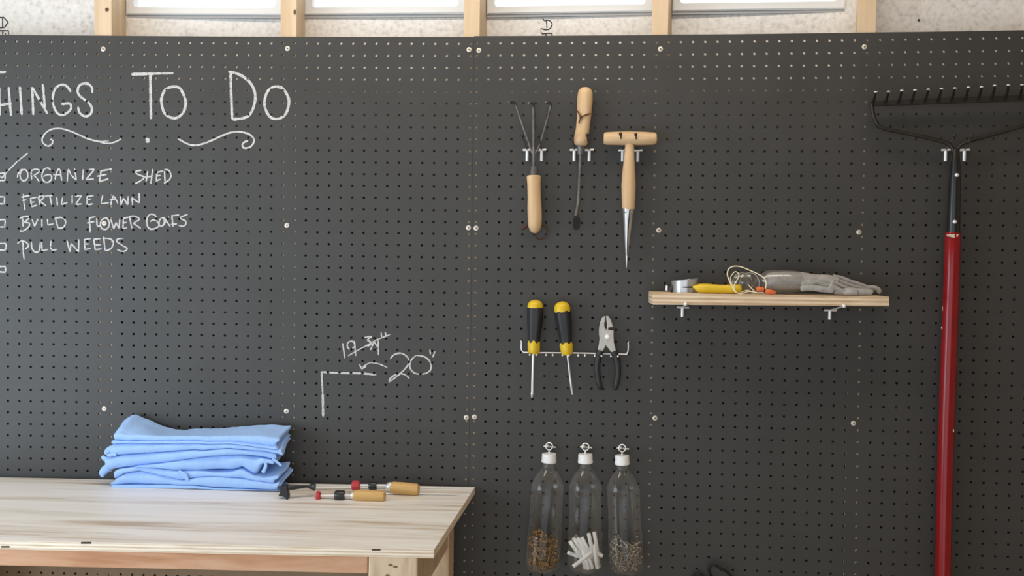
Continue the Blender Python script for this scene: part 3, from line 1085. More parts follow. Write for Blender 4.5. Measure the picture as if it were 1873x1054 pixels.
def f_extra(b):
    curl(b, C6, [(420, 680), (340, 690), (255, 740), (205, 800), (215, 850)], [30, 55, 62, 55, 25], YFR + 0.7, 0.6)
    curl(b, C6, [(1250, 780), (1340, 830), (1385, 905)], [40, 55, 22], YFR + 0.1, 0.35)


towel('blue towel third from the bottom, its left corner hanging loose', 200, 508, f_top, f_bot, YFR + 0.08, YBK, 1, 2, back=lambda u: 0.1 + 0.5 * u, extra=f_extra)


def e_extra(b):
    curl(b, C7, [(930, 570), (960, 640), (920, 740)], [18, 24, 30], YFR + 0.1, 0.5)


towel('blue towel fourth from the bottom, with a pointed corner hanging in front', 250, 500, e_top, e_bot, YFR + 0.02, YBK, 1, 3, back=lambda u: 0.1 + 0.35 * u, extra=e_extra)


def d_extra(b):
    curl(b, C6, [(470, 640), (340, 625), (240, 600), (205, 560)], [50, 44, 44, 30], YFR + 0.5, 0.6)
    curl(b, C7, [(1040, 560), (1100, 600), (1160, 650)], [22, 24, 20], YFR + 0.1, 0.5)


towel('blue towel in the middle of the stack, slanting down to the left', 196, 507, d_top, d_bot, YFR, YBK, 1, 4, back=lambda u: 0.1 + 0.3 * u, extra=d_extra)


def c_extra(b):
    curl(b, C6, [(440, 480), (340, 465), (275, 500), (250, 540)], [60, 58, 46, 22], YFR + 0.5, 0.6)
    curl(b, C6, [(400, 540), (330, 545), (270, 560)], [26, 28, 18], YFR + 0.1, 0.6)


towel('blue towel third from the top of the stack', 202, 510, c_top, c_bot, YFR + 0.02, YBK, 2, 5, back=lambda u: 0.1 + 0.7 * u, extra=c_extra)
towel('thin blue towel directly below the topmost one', 201, 511, b_top, b_bot, YFR - 0.02, YBK, 1, 6, back=lambda u: 0.1 + 0.85 * u)


def a_front(u, v):
    z = 1.05 * math.exp(-((u - 0.03) / 0.11) ** 2) * (v ** 0.7)          # raised left rear corner
    z += 0.30 * math.exp(-((u - 0.16) / 0.10) ** 2) * v
    return z


towel('topmost blue towel of the stack, its left rear corner sticking up', 208, 511, a_top, a_bot, YFR + 0.03, YBK, 1, 7, back=lambda u: 0.0 + 1.0 * max(0, u - 0.35) ** 1.2, frontz=a_front)

# ------------------------------------------------------------------ tools lying on the bench


def lie(px, py, Y):
    return atY(px, py, Y)


def bench_driver(label, Y, red, shaft, collar, ferr, handle, hw):
    """px stations along x: red knob, steel shaft, black collar, ferrule, wooden handle"""
    c = lie(0.5 * (handle[0][0] + handle[1][0]), handle[0][1], Y)
    root = thing('pin_vise', label, 'hand tool', (c[0], c[1], BZ), 'wood handled tools with red knobs on the bench')

    def seg(name, m, prof, n=16, flute=None):
        b = MB()
        P = [lie(x, y, Y) for x, y, _ in prof]
        b.tube(P, [h * ipp(p) for p, (_, _, h) in zip(P, prof)], n, flute=flute)
        b.build(name, m, root)
    x0, x1, y, h = red
    seg('red_knob', REDPL, [(x0, y, h * 0.5), (x0 + 1.5, y, h * 0.9), (0.5 * (x0 + x1), y, h), (x1 - 1.5, y, h * 0.85), (x1, y, h * 0.5)], 16, (8, 0.06))
    xa, ya, xb, yb, h = shaft
    seg('steel_shaft', CHROME, [(xa, ya, h), (xb, yb, h)], 12)
    xa, xb, y, h = collar
    seg('black_collar', BLACKPL, [(xa, y, h * 0.85), (xa + 2, y, h), (xb - 2, y, h), (xb, y, h * 0.9)], 16)
    xa, xb, y, h = ferr
    seg('ferrule', CHROME, [(xa, y, h * 0.55), (xa + 3, y, h * 0.9), (0.5 * (xa + xb), y, h), (xb, y, h)], 16)
    (xa, ya), (xb, yb) = handle
    seg('wooden_handle', YWOOD, [(xa, ya, hw * 0.86), (xa + 4, ya, hw), (xa + 0.5 * (xb - xa), 0.5 * (ya + yb), hw * 1.03), (xb - 6, yb, hw), (xb - 2, yb, hw * 0.9), (xb, yb, hw * 0.6)], 20)
    return root


HW1, HW2 = 10.0, 11.2
Y1 = atZ(670, 917.5, BZ)[1] + 0.36
Y2 = atZ(740, 907, BZ)[1] + 0.42
bench_driver('wood handled tool with red knob, the nearer of two on the bench', Y1, (578, 587, 907.5, 9), (586, 907, 648, 907, 2.6), (613, 630, 906.5, 9.4), (640, 651, 906.5, 7), ((648, 906.5), (705, 908)), HW1)
bench_driver('wood handled tool with red knob, the farther one by the pegboard', Y2, (643.5, 659, 888.5, 9.2), (658, 888.5, 710, 889, 3.2), (675, 689, 889, 7.6), (706, 718, 891, 9), ((715, 892.5), (767, 896)), HW2)
for lab, xa, ya, xb, yb in [('thin steel rod with upturned tip, running behind the wooden handles to the bench end', 577, 893.5, 840, 891.5), ('thin steel rod nearer the front, ending right of the farther wooden handle', 700, 903, 835, 904.5)]:
    P = [atZ(xa, ya, BZ + 0.1), atZ(xb, yb, BZ + 0.1)]
    b = MB()
    b.tube([P[0], P[0] * 0.06 + P[1] * 0.94, P[1]], [0.06, 0.06, 0.03], 10)
    o = b.build('steel_rod', CHROME, None)
    tag(o, lab, 'rod', 'steel rods on the bench')

c = Crop(500, 870, 10.405)
Yc = atZ(525, 917, BZ)[1] + 0.45
cl = thing('bench_clamp', 'small black clamp with round screw knob beside the towel stack', 'clamp', (*atY(540, 910, Yc)[:2], BZ))


def cp(x, y, Y=None):
    return atY(*c(x, y), Yc if Y is None else Y)


b = MB()
b.prism([cp(*q) for q in [(118, 205), (255, 195), (262, 280), (285, 400), (262, 500), (238, 470), (225, 420), (150, 400), (100, 405), (95, 370), (120, 345)]], (0, 0.55, 0))
b.build('jaw', BLACKPL, cl, smooth=False, bevel=0.05)
b = MB()
b.tube([cp(235, 235, Yc + 0.3), cp(380, 225, Yc + 0.5), cp(510, 215, Yc + 0.7), cp(640, 205, Yc + 0.9)], [0.19, 0.22, 0.16, 0.12], 12, flat=((0, 1, 0), 0.7))
b.build('arm', BLACKPL, cl)
b = MB(); b.tube([cp(545, 205, Yc + 0.8), cp(740, 215, Yc + 1.1)], 0.075, 10); b.build('screw_rod', CHROME, cl)
b = MB(); b.tube([cp(640, 212, Yc + 0.9), cp(700, 212, Yc + 1.05), cp(750, 210, Yc + 1.1), cp(778, 208, Yc + 1.15), cp(790, 208, Yc + 1.15)], [0.10, 0.2, 0.30, 0.38, 0.36], 18); b.build('screw_knob', BLACKPL, cl)

# ------------------------------------------------------------------ peg hooks


def double_hook(label, tees, tips, d=1.9, group='double peg hooks holding the garden tools'):
    p = bd(*tees[0], 0.1)
    root = thing('peg_hook', label, 'hook', p, group)
    for (tx, ty), (qx, qy), ext in zip(tees, tips, (0, 1)):
        a = bd(tx, ty, 0.12)
        s_ = ipp(a)
        b = MB()
        foot = bd(tx - 0.4, ty + 20.5, 0.10)
        tip = bd(qx, qy, d)
        b.tube([foot, a + (foot - a) * 0.08], 3.0 * s_, 10)
        b.build('wall_leg', ZINC, root)
        b = MB()
        b.tube([a + np.array([-8.2 * s_, -0.08, -0.4 * s_]), a + np.array([8.2 * s_, -0.08, 0.6 * s_])], 2.1 * s_, 10)
        b.build('crossbar', ZINC, root)
        b = MB()
        m = a + (tip - a) * 0.25 + np.array([0, 0, -0.02])
        m2 = a + (tip - a) * 0.8 + np.array([0, 0, -0.05])
        b.tube(spline([a, m, m2, tip], 4), 1.5 * s_, 8)
        pr = b.build('prong', TOOLSTEEL, root)
        b = MB()
        b.tube(spline([m2 * 0.45 + tip * 0.55, tip * 0.7 + m2 * 0.3, tip, tip + np.array([0, -0.06, 0.06])], 3), [1.7 * s_, 1.9 * s_, 2.1 * s_, 2.3 * s_, 2.5 * s_, 2.7 * s_, 2.8 * s_, 2.8 * s_, 2.6 * s_, 1.6 * s_], 12)
        b.ball(tip, 3.1 * s_, 12, 8)
        b.build('rubber_tip', BLACKRUB, pr)
    return root


double_hook('peg hook pair carrying the three pronged cultivator', [(964.5, 274.5), (991, 274.5)], [(956, 247.5), (985, 248)])
double_hook('peg hook pair carrying the narrow weeder', [(1050.5, 274.5), (1078, 274.5)], [(1046, 246.5), (1074, 247)])
double_hook('peg hook pair carrying the T handled dibber', [(1139, 275), (1167, 275.5)], [(1135, 245), (1163, 246)], d=2.0)
double_hook('peg hook pair carrying the long red handled rake', [(1729.5, 274.5), (1764, 274.5)], [(1746.5, 248.5), (1777, 249.5)])

# ------------------------------------------------------------------ hand tools on the hooks
c = Crop(920, 140, 3.515)


def pl(*rows):
    return [(*c(x, y), h / c.k) for x, y, h in rows]


# cultivator
root = thing('hand_cultivator', 'three pronged hand cultivator hung upside down with pale wooden handle', 'garden tool', bd(*c(205, 1010), 0.9))
D = 0.95
b = MB(); b.plathe(pl((198, 637, 40), (198, 645, 46), (199, 690, 43), (201, 770, 43), (203, 850, 46), (205, 920, 46), (205, 965, 42), (206, 992, 32), (206, 1004, 18), (206, 1009, 4)), D, 22); b.build('wooden_handle', ASH, root)
b = MB(); b.plathe(pl((199, 578, 22), (199, 600, 24), (198, 640, 28)), D, 18); b.build('ferrule', TOOLSTEEL, root)
b = MB(); b.plathe(pl((199, 585, 11), (197, 400, 11), (196, 250, 10), (196, 200, 10)), D, 12); b.build('shaft', TOOLSTEEL, root)


def tine(path, tipd, h=8):
    P = [bd(*c(x, y), dd) for x, y, dd in path]
    S_ = spline(P, 6)
    s_ = ipp(P[0])
    rr = np.interp(np.linspace(0, 1, len(S_)), [0, 0.7, 1], [h, h, h * 0.55]) / c.k * s_
    b = MB(); b.tube(S_, list(rr), 10)
    return b


tb = tine([(192, 500, 0.95), (170, 440, 0.95), (128, 320, 1.0), (90, 205, 1.05), (78, 172, 1.25), (58, 160, 1.8), (38, 163, 2.3)], 0); o = tb.build('prong', TOOLSTEEL, root)
tb = tine([(197, 240, 0.95), (196, 205, 1.0), (193, 180, 1.2), (182, 168, 1.7), (165, 170, 2.2)], 0, 9); tb.build('prong', TOOLSTEEL, root)
tb = tine([(205, 500, 0.95), (236, 440, 0.95), (272, 320, 1.0), (303, 205, 1.05), (306, 175, 1.25), (296, 163, 1.8), (275, 166, 2.3)], 0); tb.build('prong', TOOLSTEEL, root)
b = MB()
P = [bd(*c(x, y), dd) for x, y, dd in [(215, 985, 0.4), (205, 1015, 0.5), (225, 1045, 0.4), (262, 1040, 0.3), (286, 1005, 0.3), (272, 965, 0.35), (235, 955, 0.4)]]
b.tube(spline(P, 5), 0.05, 8)
P = [bd(*c(x, y), dd) for x, y, dd in [(175, 955, 0.4), (150, 962, 0.45), (118, 985, 0.35)]]
b.tube(spline(P, 4), [0.05] * 4 + [0.10, 0.13, 0.13, 0.11, 0.05], 8)
b.build('leather_loop', LEATHER, root)

# weeder
root = thing('hand_weeder', 'narrow hand weeder with wooden handle uppermost and brown cord', 'garden tool', bd(*c(472, 985), 0.9))
D = 1.0
b = MB(); b.plathe(pl((531, 68, 6), (531, 73, 26), (530, 88, 42), (529, 110, 48), (527, 150, 50), (524, 200, 48), (520, 270, 45), (512, 340, 44), (505, 385, 46), (502, 415, 47), (501, 435, 42), (500, 445, 30)), D, 22); b.build('wooden_handle', ASH, root)
b = MB(); b.plathe(pl((501, 442, 27), (500, 470, 25), (499, 503, 21)), D, 18); b.build('ferrule', TOOLSTEEL, root)
b = MB(); b.plathe(pl((499, 500, 11), (495, 600, 11), (490, 720, 11), (485, 810, 12), (476, 860, 12), (468, 900, 14)), [D] * 4 + [D + 0.05, D + 0.15], 12); b.build('shaft', TOOLSTEEL, root)
b = MB()
q = [(476, 900), (492, 910), (497, 930), (496, 960), (490, 980), (474, 988), (470, 982), (466, 988), (453, 980), (448, 945), (452, 915), (462, 905)]
b.prism([bd(*c(x, y), D + 0.28) for x, y in q], (0, 0.16, 0))
b.build('forked_blade', BLACKSTEEL, root, smooth=False, bevel=0.03)
b = MB()
R_ = 0.72
for path in ([(478, 222, D + 0.45), (490, 240, D + 0.62), (503, 258, D + 0.66), (530, 247, D + 0.68), (562, 238, D + 0.4)], [(506, 255, D + 0.66), (495, 278, D + 0.68), (487, 303, D + 0.6)]):
    b.tube(spline([bd(*c(x, y), dd) for x, y, dd in path], 5), 0.055, 8)
b.ball(bd(*c(500, 262), D + 0.68), 0.12, 10, 8)
b.build('leather_cord', LEATHER, root)

# dibber
c = Crop(900, 140, 2.928)
root = thing('dibber', 'wooden T handled dibber with pointed steel cone', 'garden tool', bd(*c(720, 1025), 1.0))
D = 1.05
b = MB(); b.plathe(pl((597, 332, 22), (600, 332, 30), (612, 332, 34), (670, 331, 36), (740, 331, 37), (810, 332, 36), (868, 333, 33), (879, 333, 28), (883, 333, 18)), D, 22); b.build('crossbar_handle', ASHX, root)
b = MB(); b.plathe(pl((737, 350, 24), (736, 400, 26), (734, 450, 29), (732, 520, 35), (731, 580, 38), (731, 640, 37), (731, 700, 34), (731, 712, 32)), D, 22); b.build('stem', ASH, root)
b = MB(); b.plathe(pl((730, 708, 32), (729, 760, 27), (726, 840, 19), (723, 920, 11), (721, 990, 5), (720, 1027, 1)), D, 20)
for x in (712, 750):
    b.ball(bd(*c(x, 727), D + 0.45), 0.07, 8, 6)
b.build('steel_cone', GALV, root)
b = MB()
b.prism([bd(*c(x, y), D + 0.49) for x, y in [(735, 712), (741, 712), (732, 800), (724, 960), (722, 960), (726, 800)]], (0, 0.4, 0))
b.build('cone_seam', DARKGAP, root, smooth=False)

# ------------------------------------------------------------------ wire tool rail, screwdrivers, pliers
c = Crop(920, 520, 4.393)
root = thing('wire_tool_rail', 'bright wire rail with paired prongs holding screwdrivers and pliers', 'tool rail', bd(*c(580, 560), 0.1))
b = MB()
P = [bd(*c(x, y), dd) for x, y, dd in [(140, 452, -0.1), (148, 462, 0.2), (148, 500, 0.3), (150, 530, 0.3), (165, 545, 0.3), (200, 549, 0.3), (580, 553, 0.3), (960, 563, 0.3), (990, 560, 0.3), (1004, 540, 0.3), (1007, 500, 0.3), (1006, 470, 0.2), (1012, 462, -0.1)]]
b.tube(spline(P, 5), 6.0 / c.k * ipp(P[0]), 10)
b.build('long_wire', ZINC, root)
for i, x in enumerate([215, 268, 347, 400, 478, 530, 605, 658, 738, 792, 868, 924]):
    y = 549 + (x - 215) * 0.019
    b = MB()
    a, e = bd(*c(x, y), 0.25), bd(*c(x, y + 19), 1.45)
    b.tube([a, e], 0.055, 8)
    b.ball(e, 0.085, 10, 6)
    b.build('prong', ZINC, root)


def screwdriver(label, dome, body, collar, shaft, tipm):
    r_ = thing('screwdriver', label, 'screwdriver', bd(*c(*shaft[-1][:2]), 0.9), 'screwdrivers in the wire rail')
    D = 0.98
    b = MB(); b.plathe(pl(*body), D, 36, flute=(6, 0.045)); b.build('grip', BLACKRUB, r_)
    b = MB(); b.plathe(pl(*dome), D, 24); b.build('butt_cap', YELLOW, r_)
    b = MB(); b.plathe(pl(*collar), D, 24, flute=(4, 0.03)); b.build('collar', YELLOW, r_)
    b = MB(); b.plathe(pl(*shaft), D, 12); b.build('shaft', tipm, r_)


screwdriver('screwdriver with yellow butt and bright upright shaft, left of the pair',
            [(259, 125, 4), (259, 128, 22), (259, 137, 42), (259, 152, 56), (259, 170, 62), (259, 190, 63)],
            [(259, 186, 62), (259, 215, 64), (259, 260, 63), (257, 310, 60), (253, 360, 55), (250, 410, 49), (248, 470, 46)],
            [(248, 446, 44), (248, 475, 49), (248, 520, 48), (247, 548, 46), (246, 557, 40)],
            [(244, 555, 11), (241, 650, 11), (237, 800, 11), (236, 868, 11), (235, 878, 13), (233, 893, 9), (232, 915, 5)], CHROME)
screwdriver('screwdriver with yellow butt leaning so its shaft slants right',
            [(474, 138, 4), (474, 142, 24), (475, 153, 46), (475, 172, 60), (476, 195, 65), (478, 222, 64)],
            [(478, 215, 63), (482, 250, 64), (488, 300, 62), (494, 350, 58), (500, 400, 52), (504, 450, 47), (507, 490, 46)],
            [(505, 466, 45), (508, 490, 52), (512, 530, 48), (515, 558, 44), (516, 568, 38)],
            [(519, 565, 11), (530, 660, 11), (543, 770, 12), (553, 850, 12), (556, 868, 10), (558, 888, 8)], GALV)

root = thing('slip_joint_pliers', 'slip joint pliers with nickel jaws and black grips in the rail', 'pliers', bd(*c(840, 850), 0.9))
D = 0.85
b = MB()
b.prism([bd(*c(x, y), D) for x, y in [(822, 255), (800, 264), (783, 300), (772, 350), (771, 400), (776, 440), (770, 490), (757, 548), (802, 548), (820, 505), (838, 480), (858, 440), (850, 400), (832, 372), (818, 345), (815, 315), (823, 290)]], (0, 0.22, 0))
b.build('jaw', PLIERM, root, smooth=False, bevel=0.05)
b = MB()
b.prism([bd(*c(x, y), D + 0.12) for x, y in [(828, 255), (848, 257), (870, 288), (884, 335), (888, 345), (848, 350), (848, 368), (890, 372), (890, 420), (893, 470), (913, 550), (870, 550), (850, 520), (832, 500), (820, 470), (818, 430), (826, 390), (834, 360), (838, 330), (832, 295)]], (0, 0.22, 0))
b.build('jaw', PLIERM, root, smooth=False, bevel=0.05)
b = MB(); p = bd(*c(840, 422), D + 0.12); b.tube([p + np.array([0, 0.1, 0]), p - np.array([0, 0.07, 0]), p - np.array([0, 0.10, 0])], [0.22, 0.22, 0.15], 16); b.build('pivot_bolt', ZINC, root)
for prof in ([(783, 535, 27), (768, 580, 27), (758, 640, 25), (757, 700, 24), (764, 760, 23), (776, 810, 22), (784, 840, 18), (787, 850, 8)], [(890, 538, 27), (906, 580, 27), (922, 640, 25), (926, 700, 24), (922, 760, 23), (910, 810, 22), (903, 840, 18), (900, 852, 8)]):
    b = MB(); b.plathe(pl(*prof), D, 16, flat=((0, 1, 0), 0.8)); b.build('grip', BLACKRUB, root)

# ------------------------------------------------------------------ shelf and what lies on it
SD = 3.7                                                      # shelf depth
Ysf = bow(64.0, -21.0) - SD - 0.15
pA, pB = atY(1194, 536, Ysf), atY(1627, 543, Ysf)
qA, qB = atY(1194, 557.5, Ysf), atY(1627, 560.5, Ysf)
ZS = 0.5 * (pA[2] + pB[2])
shelf = thing('wall_shelf', 'short plywood shelf resting on two peg brackets', 'shelf', (0.5 * (pA[0] + pB[0]), Ysf + SD / 2, ZS - 1))
b = MB()
b.hexa([(qA[0], Ysf, qA[2]), (qB[0], Ysf, qB[2]), (qB[0], Ysf + SD - 0.35, qB[2]), (qA[0], Ysf + SD - 0.1, qA[2])],
       [(pA[0], Ysf, pA[2]), (pB[0], Ysf, pB[2]), (pB[0], Ysf + SD - 0.35, pB[2]), (pA[0], Ysf + SD - 0.1, pA[2])])
b.build('board', SHELFM, shelf, smooth=False, bevel=0.04)


def shelf_z(X):
    return pA[2] + (pB[2] - pA[2]) * (X - pA[0]) / (pB[0] - pA[0])


for lab, (tx, ty), (qx, qy) in [('peg bracket under the left end of the shelf', (1248.5, 562.5), (1254, 556.5)), ('peg bracket under the right end of the shelf', (1518, 567.5), (1544, 560))]:
    a = bd(tx, ty, 0.12)
    s_ = ipp(a)
    r_ = thing('peg_bracket', lab, 'bracket', a, 'peg brackets under the shelf')
    b = MB(); b.tube([a, bd(tx - 0.5, ty + 17, 0.1)], 3.0 * s_, 10); b.build('wall_leg', ZINC, r_)
    b = MB(); b.tube([a + np.array([-11.5 * s_, -0.08, 0]), a + np.array([11.5 * s_, -0.08, 0])], 2.0 * s_, 8); b.build('crossbar', ZINC, r_)
    tip = atY(qx, qy, Ysf - 0.12)
    b = MB(); b.tube(spline([a, a * 0.6 + tip * 0.4 + np.array([0, 0, -0.02]), tip + np.array([0, 0.25, -0.03]), tip], 4), 0.075, 8)
    b.ball(tip, 0.16, 12, 8)
    b.build('support_arm', ZINC, r_)

c = Crop(1190, 475, 7.804)
YI = Ysf + 0.9
# tape roll
r0, r1 = atY(*c(300, 400), YI + 0.9), atY(*c(682, 400), YI + 0.9)
cx = 0.5 * (r0[0] + r1[0]); rad = 0.5 * (r1[0] - r0[0])
cy = YI + 1.0
zb0 = shelf_z(cx) + 0.01
hl, hr = 0.92, 1.16
roll = thing('tape_roll', 'silver roll of tape lying on the left end of the shelf', 'tape', (cx, cy, zb0))
b = MB()
n = 40
rings = []
for (rr, top) in [(rad * 0.55, 0), (rad, 0), (rad, 1), (rad * 0.55, 1)]:
    rings.append([(cx + rr * math.cos(2 * PI * k / n), cy + rr * math.sin(2 * PI * k / n), zb0 + (0 if not top else (hl + hr) / 2 + (hr - hl) / 2 * rr / rad * math.cos(2 * PI * k / n))) for k in range(n)])
vs = [p for r_ in rings for p in r_]
fs = []
for i in range(4):
    for k in range(n):
        fs.append((i * n + k, i * n + (k + 1) % n, ((i + 1) % 4) * n + (k + 1) % n, ((i + 1) % 4) * n + k))
b.add(vs, fs)
b.build('tape_winding', TAPEM, roll, angle=50)
b = MB()
e = atY(*c(232, 395), YI + 0.9)
b.tube([(e[0], e[1], zb0 + 0.15), (e[0], e[1], zb0 + 0.55)], [0.13, 0.09], 12)
b.tube([(e[0] + 0.25, e[1], zb0 + 0.1), (cx - rad * 0.9, e[1], zb0 + 0.45)], [0.28, 0.35], 12, mi=1)
b.build('dispenser_end', [ZINC, BLACKPL], roll)
# yellow awl
Yw = YI - 0.2
aw = thing('scratch_awl', 'yellow handled awl with thin black spike pointing left on the shelf', 'awl', (*atY(*c(900, 470), Yw)[:2], shelf_z(59)))
b = MB()
prof = [(598, 380, 10), (625, 380, 26), (660, 388, 48), (700, 396, 66), (800, 400, 70), (900, 405, 66), (1000, 408, 62), (1100, 408, 64), (1200, 405, 68), (1270, 404, 62), (1295, 404, 40), (1300, 404, 10)]
P = [atY(*c(x, y), Yw) for x, y, h in prof]
dz = (shelf_z(59) + 66 / c.k * ipp(P[4])) - P[4][2]
P = [p + np.array([0, 0, dz * 0.7]) for p in P]
b.tube(P, [h / c.k * ipp(p) for p, (_, _, h) in zip(P, prof)], 20)
b.build('handle', YELLOW, aw)
b = MB(); b.tube([P[0] + np.array([0.3, 0, 0]), atY(*c(455, 383), Yw) + np.array([0, 0, dz * 0.7])], [0.075, 0.03], 10); b.build('spike', BLACKSTEEL, aw)

# safety glasses
Yg = YI + 0.6
sg = thing('safety_glasses', 'clear safety glasses on the middle of the shelf', 'safety glasses', (*atY(*c(1330, 470), Yg)[:2], shelf_z(62)))


def lens(cx_, cz_, w, h, Y, nm):
    b = MB()
    nu, nv = 18, 10
    vs, fs = [], []
    for i in range(nu + 1):
        for j in range(nv + 1):
            u, v = -1 + 2 * i / nu, -1 + 2 * j / nv
            sx = u * math.sqrt(1 - 0.32 * v * v)
            sz = v * math.sqrt(1 - 0.38 * u * u)
            vs.append((cx_ + sx * w, Y - 0.75 * (1 - 0.55 * (sx * sx + sz * sz)), cz_ + sz * h))
    for i in range(nu):
        for j in range(nv):
            a = i * (nv + 1) + j
            fs.append((a, a + nv + 1, a + nv + 2, a + 1))
    b.add(vs, fs)
    o = b.build(nm, CLEARP, sg)
    so = o.modifiers.new('solid', 'SOLIDIFY'); so.thickness = 0.0018
    return o


la, lb = atY(*c(1110, 330), Yg), atY(*c(1530, 330), Yg)
zc_ = shelf_z(62) + 0.86
lens(la[0] + 1.05, zc_, 0.78, 0.86, Yg, 'lens')
lens(lb[0] - 0.72, zc_, 0.78, 0.86, Yg + 0.15, 'lens')
b = MB()
b.tube(spline([(la[0] + 1.6, Yg - 0.45, zc_ + 0.1), (0.5 * (la[0] + lb[0]) + 0.15, Yg - 0.6, zc_ + 0.3), (lb[0] - 1.3, Yg - 0.3, zc_ + 0.1)], 5), 0.07, 8)
b.tube(spline([(la[0] + 0.3, Yg - 0.1, zc_ + 0.2), (la[0] + 0.25, Yg + 1.0, zc_ + 0.3), (la[0] + 0.3, Yg + 2.0, zc_ - 0.3)], 5), 0.07, 8)
b.tube(spline([(lb[0], Yg, zc_ + 0.2), (lb[0] + 0.05, Yg + 1.0, zc_ + 0.3), (lb[0] + 0.0, Yg + 2.0, zc_ - 0.3)], 5), 0.07, 8)
b.build('frame', CLEARP, sg)
b = MB()
for lx, lw in ((la[0] + 1.05, 0.78), (lb[0] - 0.72, 0.78)):
    rim = [(lx + lw * 1.0 * math.cos(t), Yg - 0.30, zc_ + 0.84 * math.sin(t)) for t in np.linspace(0, 2 * PI, 28, endpoint=False)]
    b.tube(rim, 0.03, 6, closed=True)
b.build('lens_rim', RIMM, sg)
b = MB()
b.tube([atY(*c(1385, 350), Yg - 0.5), atY(*c(1480, 450), Yg - 0.7)], 0.045, 8)
b.build('nose_piece', CORDY, sg)

# ear plugs on a cord
Ye = Ysf + 0.25
ep = thing('corded_ear_plugs', 'orange ear plugs joined by a looping pale yellow cord', 'ear plugs', (*atY(*c(1600, 480), Ye)[:2], shelf_z(64)))
b = MB()
pts = [(1520, 470, 0), (1400, 455, 0.1), (1290, 490, 0.0), (1220, 460, 0.0), (1170, 370, 0.2), (1140, 280, 0.4), (1160, 220, 0.5), (1215, 172, 0.6), (1262, 232, 0.5), (1190, 390, 0.1), (1240, 478, 0.0), (1310, 462, 0.3), (1380, 440, 0.4), (1470, 465, 0.2), (1620, 470, 0.0)]
P = [atY(*c(x, y), Ye + d) for x, y, d in pts]
b.tube(spline(P, 6), 0.042, 8)
pts = [(1215, 470, 0.0), (1160, 380, 0.1), (1105, 250, 0.3), (1098, 180, 0.4), (1130, 120, 0.5), (1210, 95, 0.5), (1310, 110, 0.5), (1430, 160, 0.4), (1540, 210, 0.3), (1620, 265, 0.2), (1650, 330, 0.1), (1640, 420, 0.0)]
P = [atY(*c(x, y), Ye + d) for x, y, d in pts]
b.tube(spline(P, 6), 0.048, 8)
b.build('cord', CORDY, ep)
for pr in ([(1515, 425, 30), (1545, 420, 38), (1585, 425, 34), (1615, 430, 26)], [(1640, 450, 26), (1665, 455, 38), (1710, 462, 36), (1760, 470, 28), (1785, 474, 16)]):
    b = MB()
    P = [atY(*c(x, y), Ye) for x, y, h in pr]
    b.tube(P, [h / c.k * ipp(p) for p, (_, _, h) in zip(P, pr)], 14)
    b.build('ear_plug', ORANGE, ep)

# grey gloves in a clear film sleeve
c = Crop(1390, 475, 7.492)
Yv = Ysf + 1.4


def gp(x, y, d=0.0):
    return atY(*c(x, y), Yv + d)


def gtube(b, pts, hw, d, flat=0.85, ax=(0, 1, 0)):
    P, r = [], []
    for i, ((x, y), h) in enumerate(zip(pts, hw)):
        p = gp(x, y, d[i] if hasattr(d, '__len__') else d)
        P.append(p); r.append(h / c.k * ipp(p))
    S_ = spline(P, 6)
    rr = list(np.interp(np.linspace(0, len(P) - 1, len(S_)), range(len(P)), r))
    b.tube(S_, rr, 16, flat=(np.array(ax), flat))


g1 = thing('work_glove', 'grey knit work glove uppermost of the pair, fingers pointing right', 'glove', (*gp(900, 470)[:2], shelf_z(70)), 'grey work gloves on the shelf')
b = MB()
gtube(b, [(90, 290), (200, 290), (380, 290), (560, 290), (750, 300), (930, 300), (1060, 310)], [95, 125, 130, 122, 100, 95, 75], 0.3, 1.0)
gtube(b, [(560, 340), (760, 360), (940, 385), (1060, 405)], [80, 75, 60, 40], -0.1, 0.9)
gtube(b, [(1000, 245), (1110, 262), (1250, 312), (1380, 350), (1480, 385)], [46, 40, 37, 35, 30], 0.9)
gtube(b, [(1000, 275), (1110, 310), (1250, 362), (1380, 392), (1490, 425), (1530, 440)], [46, 36, 33, 32, 30, 24], 0.25)
gtube(b, [(980, 315), (1090, 352), (1210, 398), (1330, 430), (1410, 450)], [46, 34, 31, 29, 22], -0.35)
gtube(b, [(960, 350), (1060, 398), (1150, 438), (1230, 460)], [42, 31, 28, 20], -0.95)
gtube(b, [(560, 400), (700, 385), (850, 405), (960, 425), (1010, 435)], [40, 46, 44, 38, 24], -0.9)
gtube(b, [(740, 280), (800, 305), (860, 322)], [14, 20, 12], -0.62)
g1o = b.build('glove_shell', GLOVEM, g1, remesh=(0.045, 2))
g2 = thing('work_glove', 'grey knit work glove lying underneath the other glove, fingertips curled', 'glove', (*gp(1300, 470)[:2], shelf_z(71)), 'grey work gloves on the shelf')
b = MB()
gtube(b, [(1010, 440), (1130, 440), (1240, 430), (1340, 440), (1460, 445), (1540, 450)], [32, 44, 52, 50, 46, 34], -0.75, 0.9)
gtube(b, [(1150, 460), (1250, 450), (1330, 452)], [22, 40, 38], -1.0, 0.9)
gtube(b, [(1440, 400), (1530, 385), (1600, 400), (1635, 430), (1620, 462)], [36, 36, 36, 34, 28], 0.9)
gtube(b, [(1460, 430), (1520, 440), (1535, 462)], [34, 36, 30], -0.5)
b.build('glove_shell', GLOVEM, g2, remesh=(0.045, 2))
b = MB()
gtube(b, [(20, 360), (50, 330), (110, 308), (250, 306), (420, 306), (560, 304), (640, 300)], [60, 120, 155, 163, 160, 135, 95], 0.3, 0.95)
o = b.build('clear_cuff_sleeve', FILM, g1)
tag(o, 'clear crinkled film over the cuff')

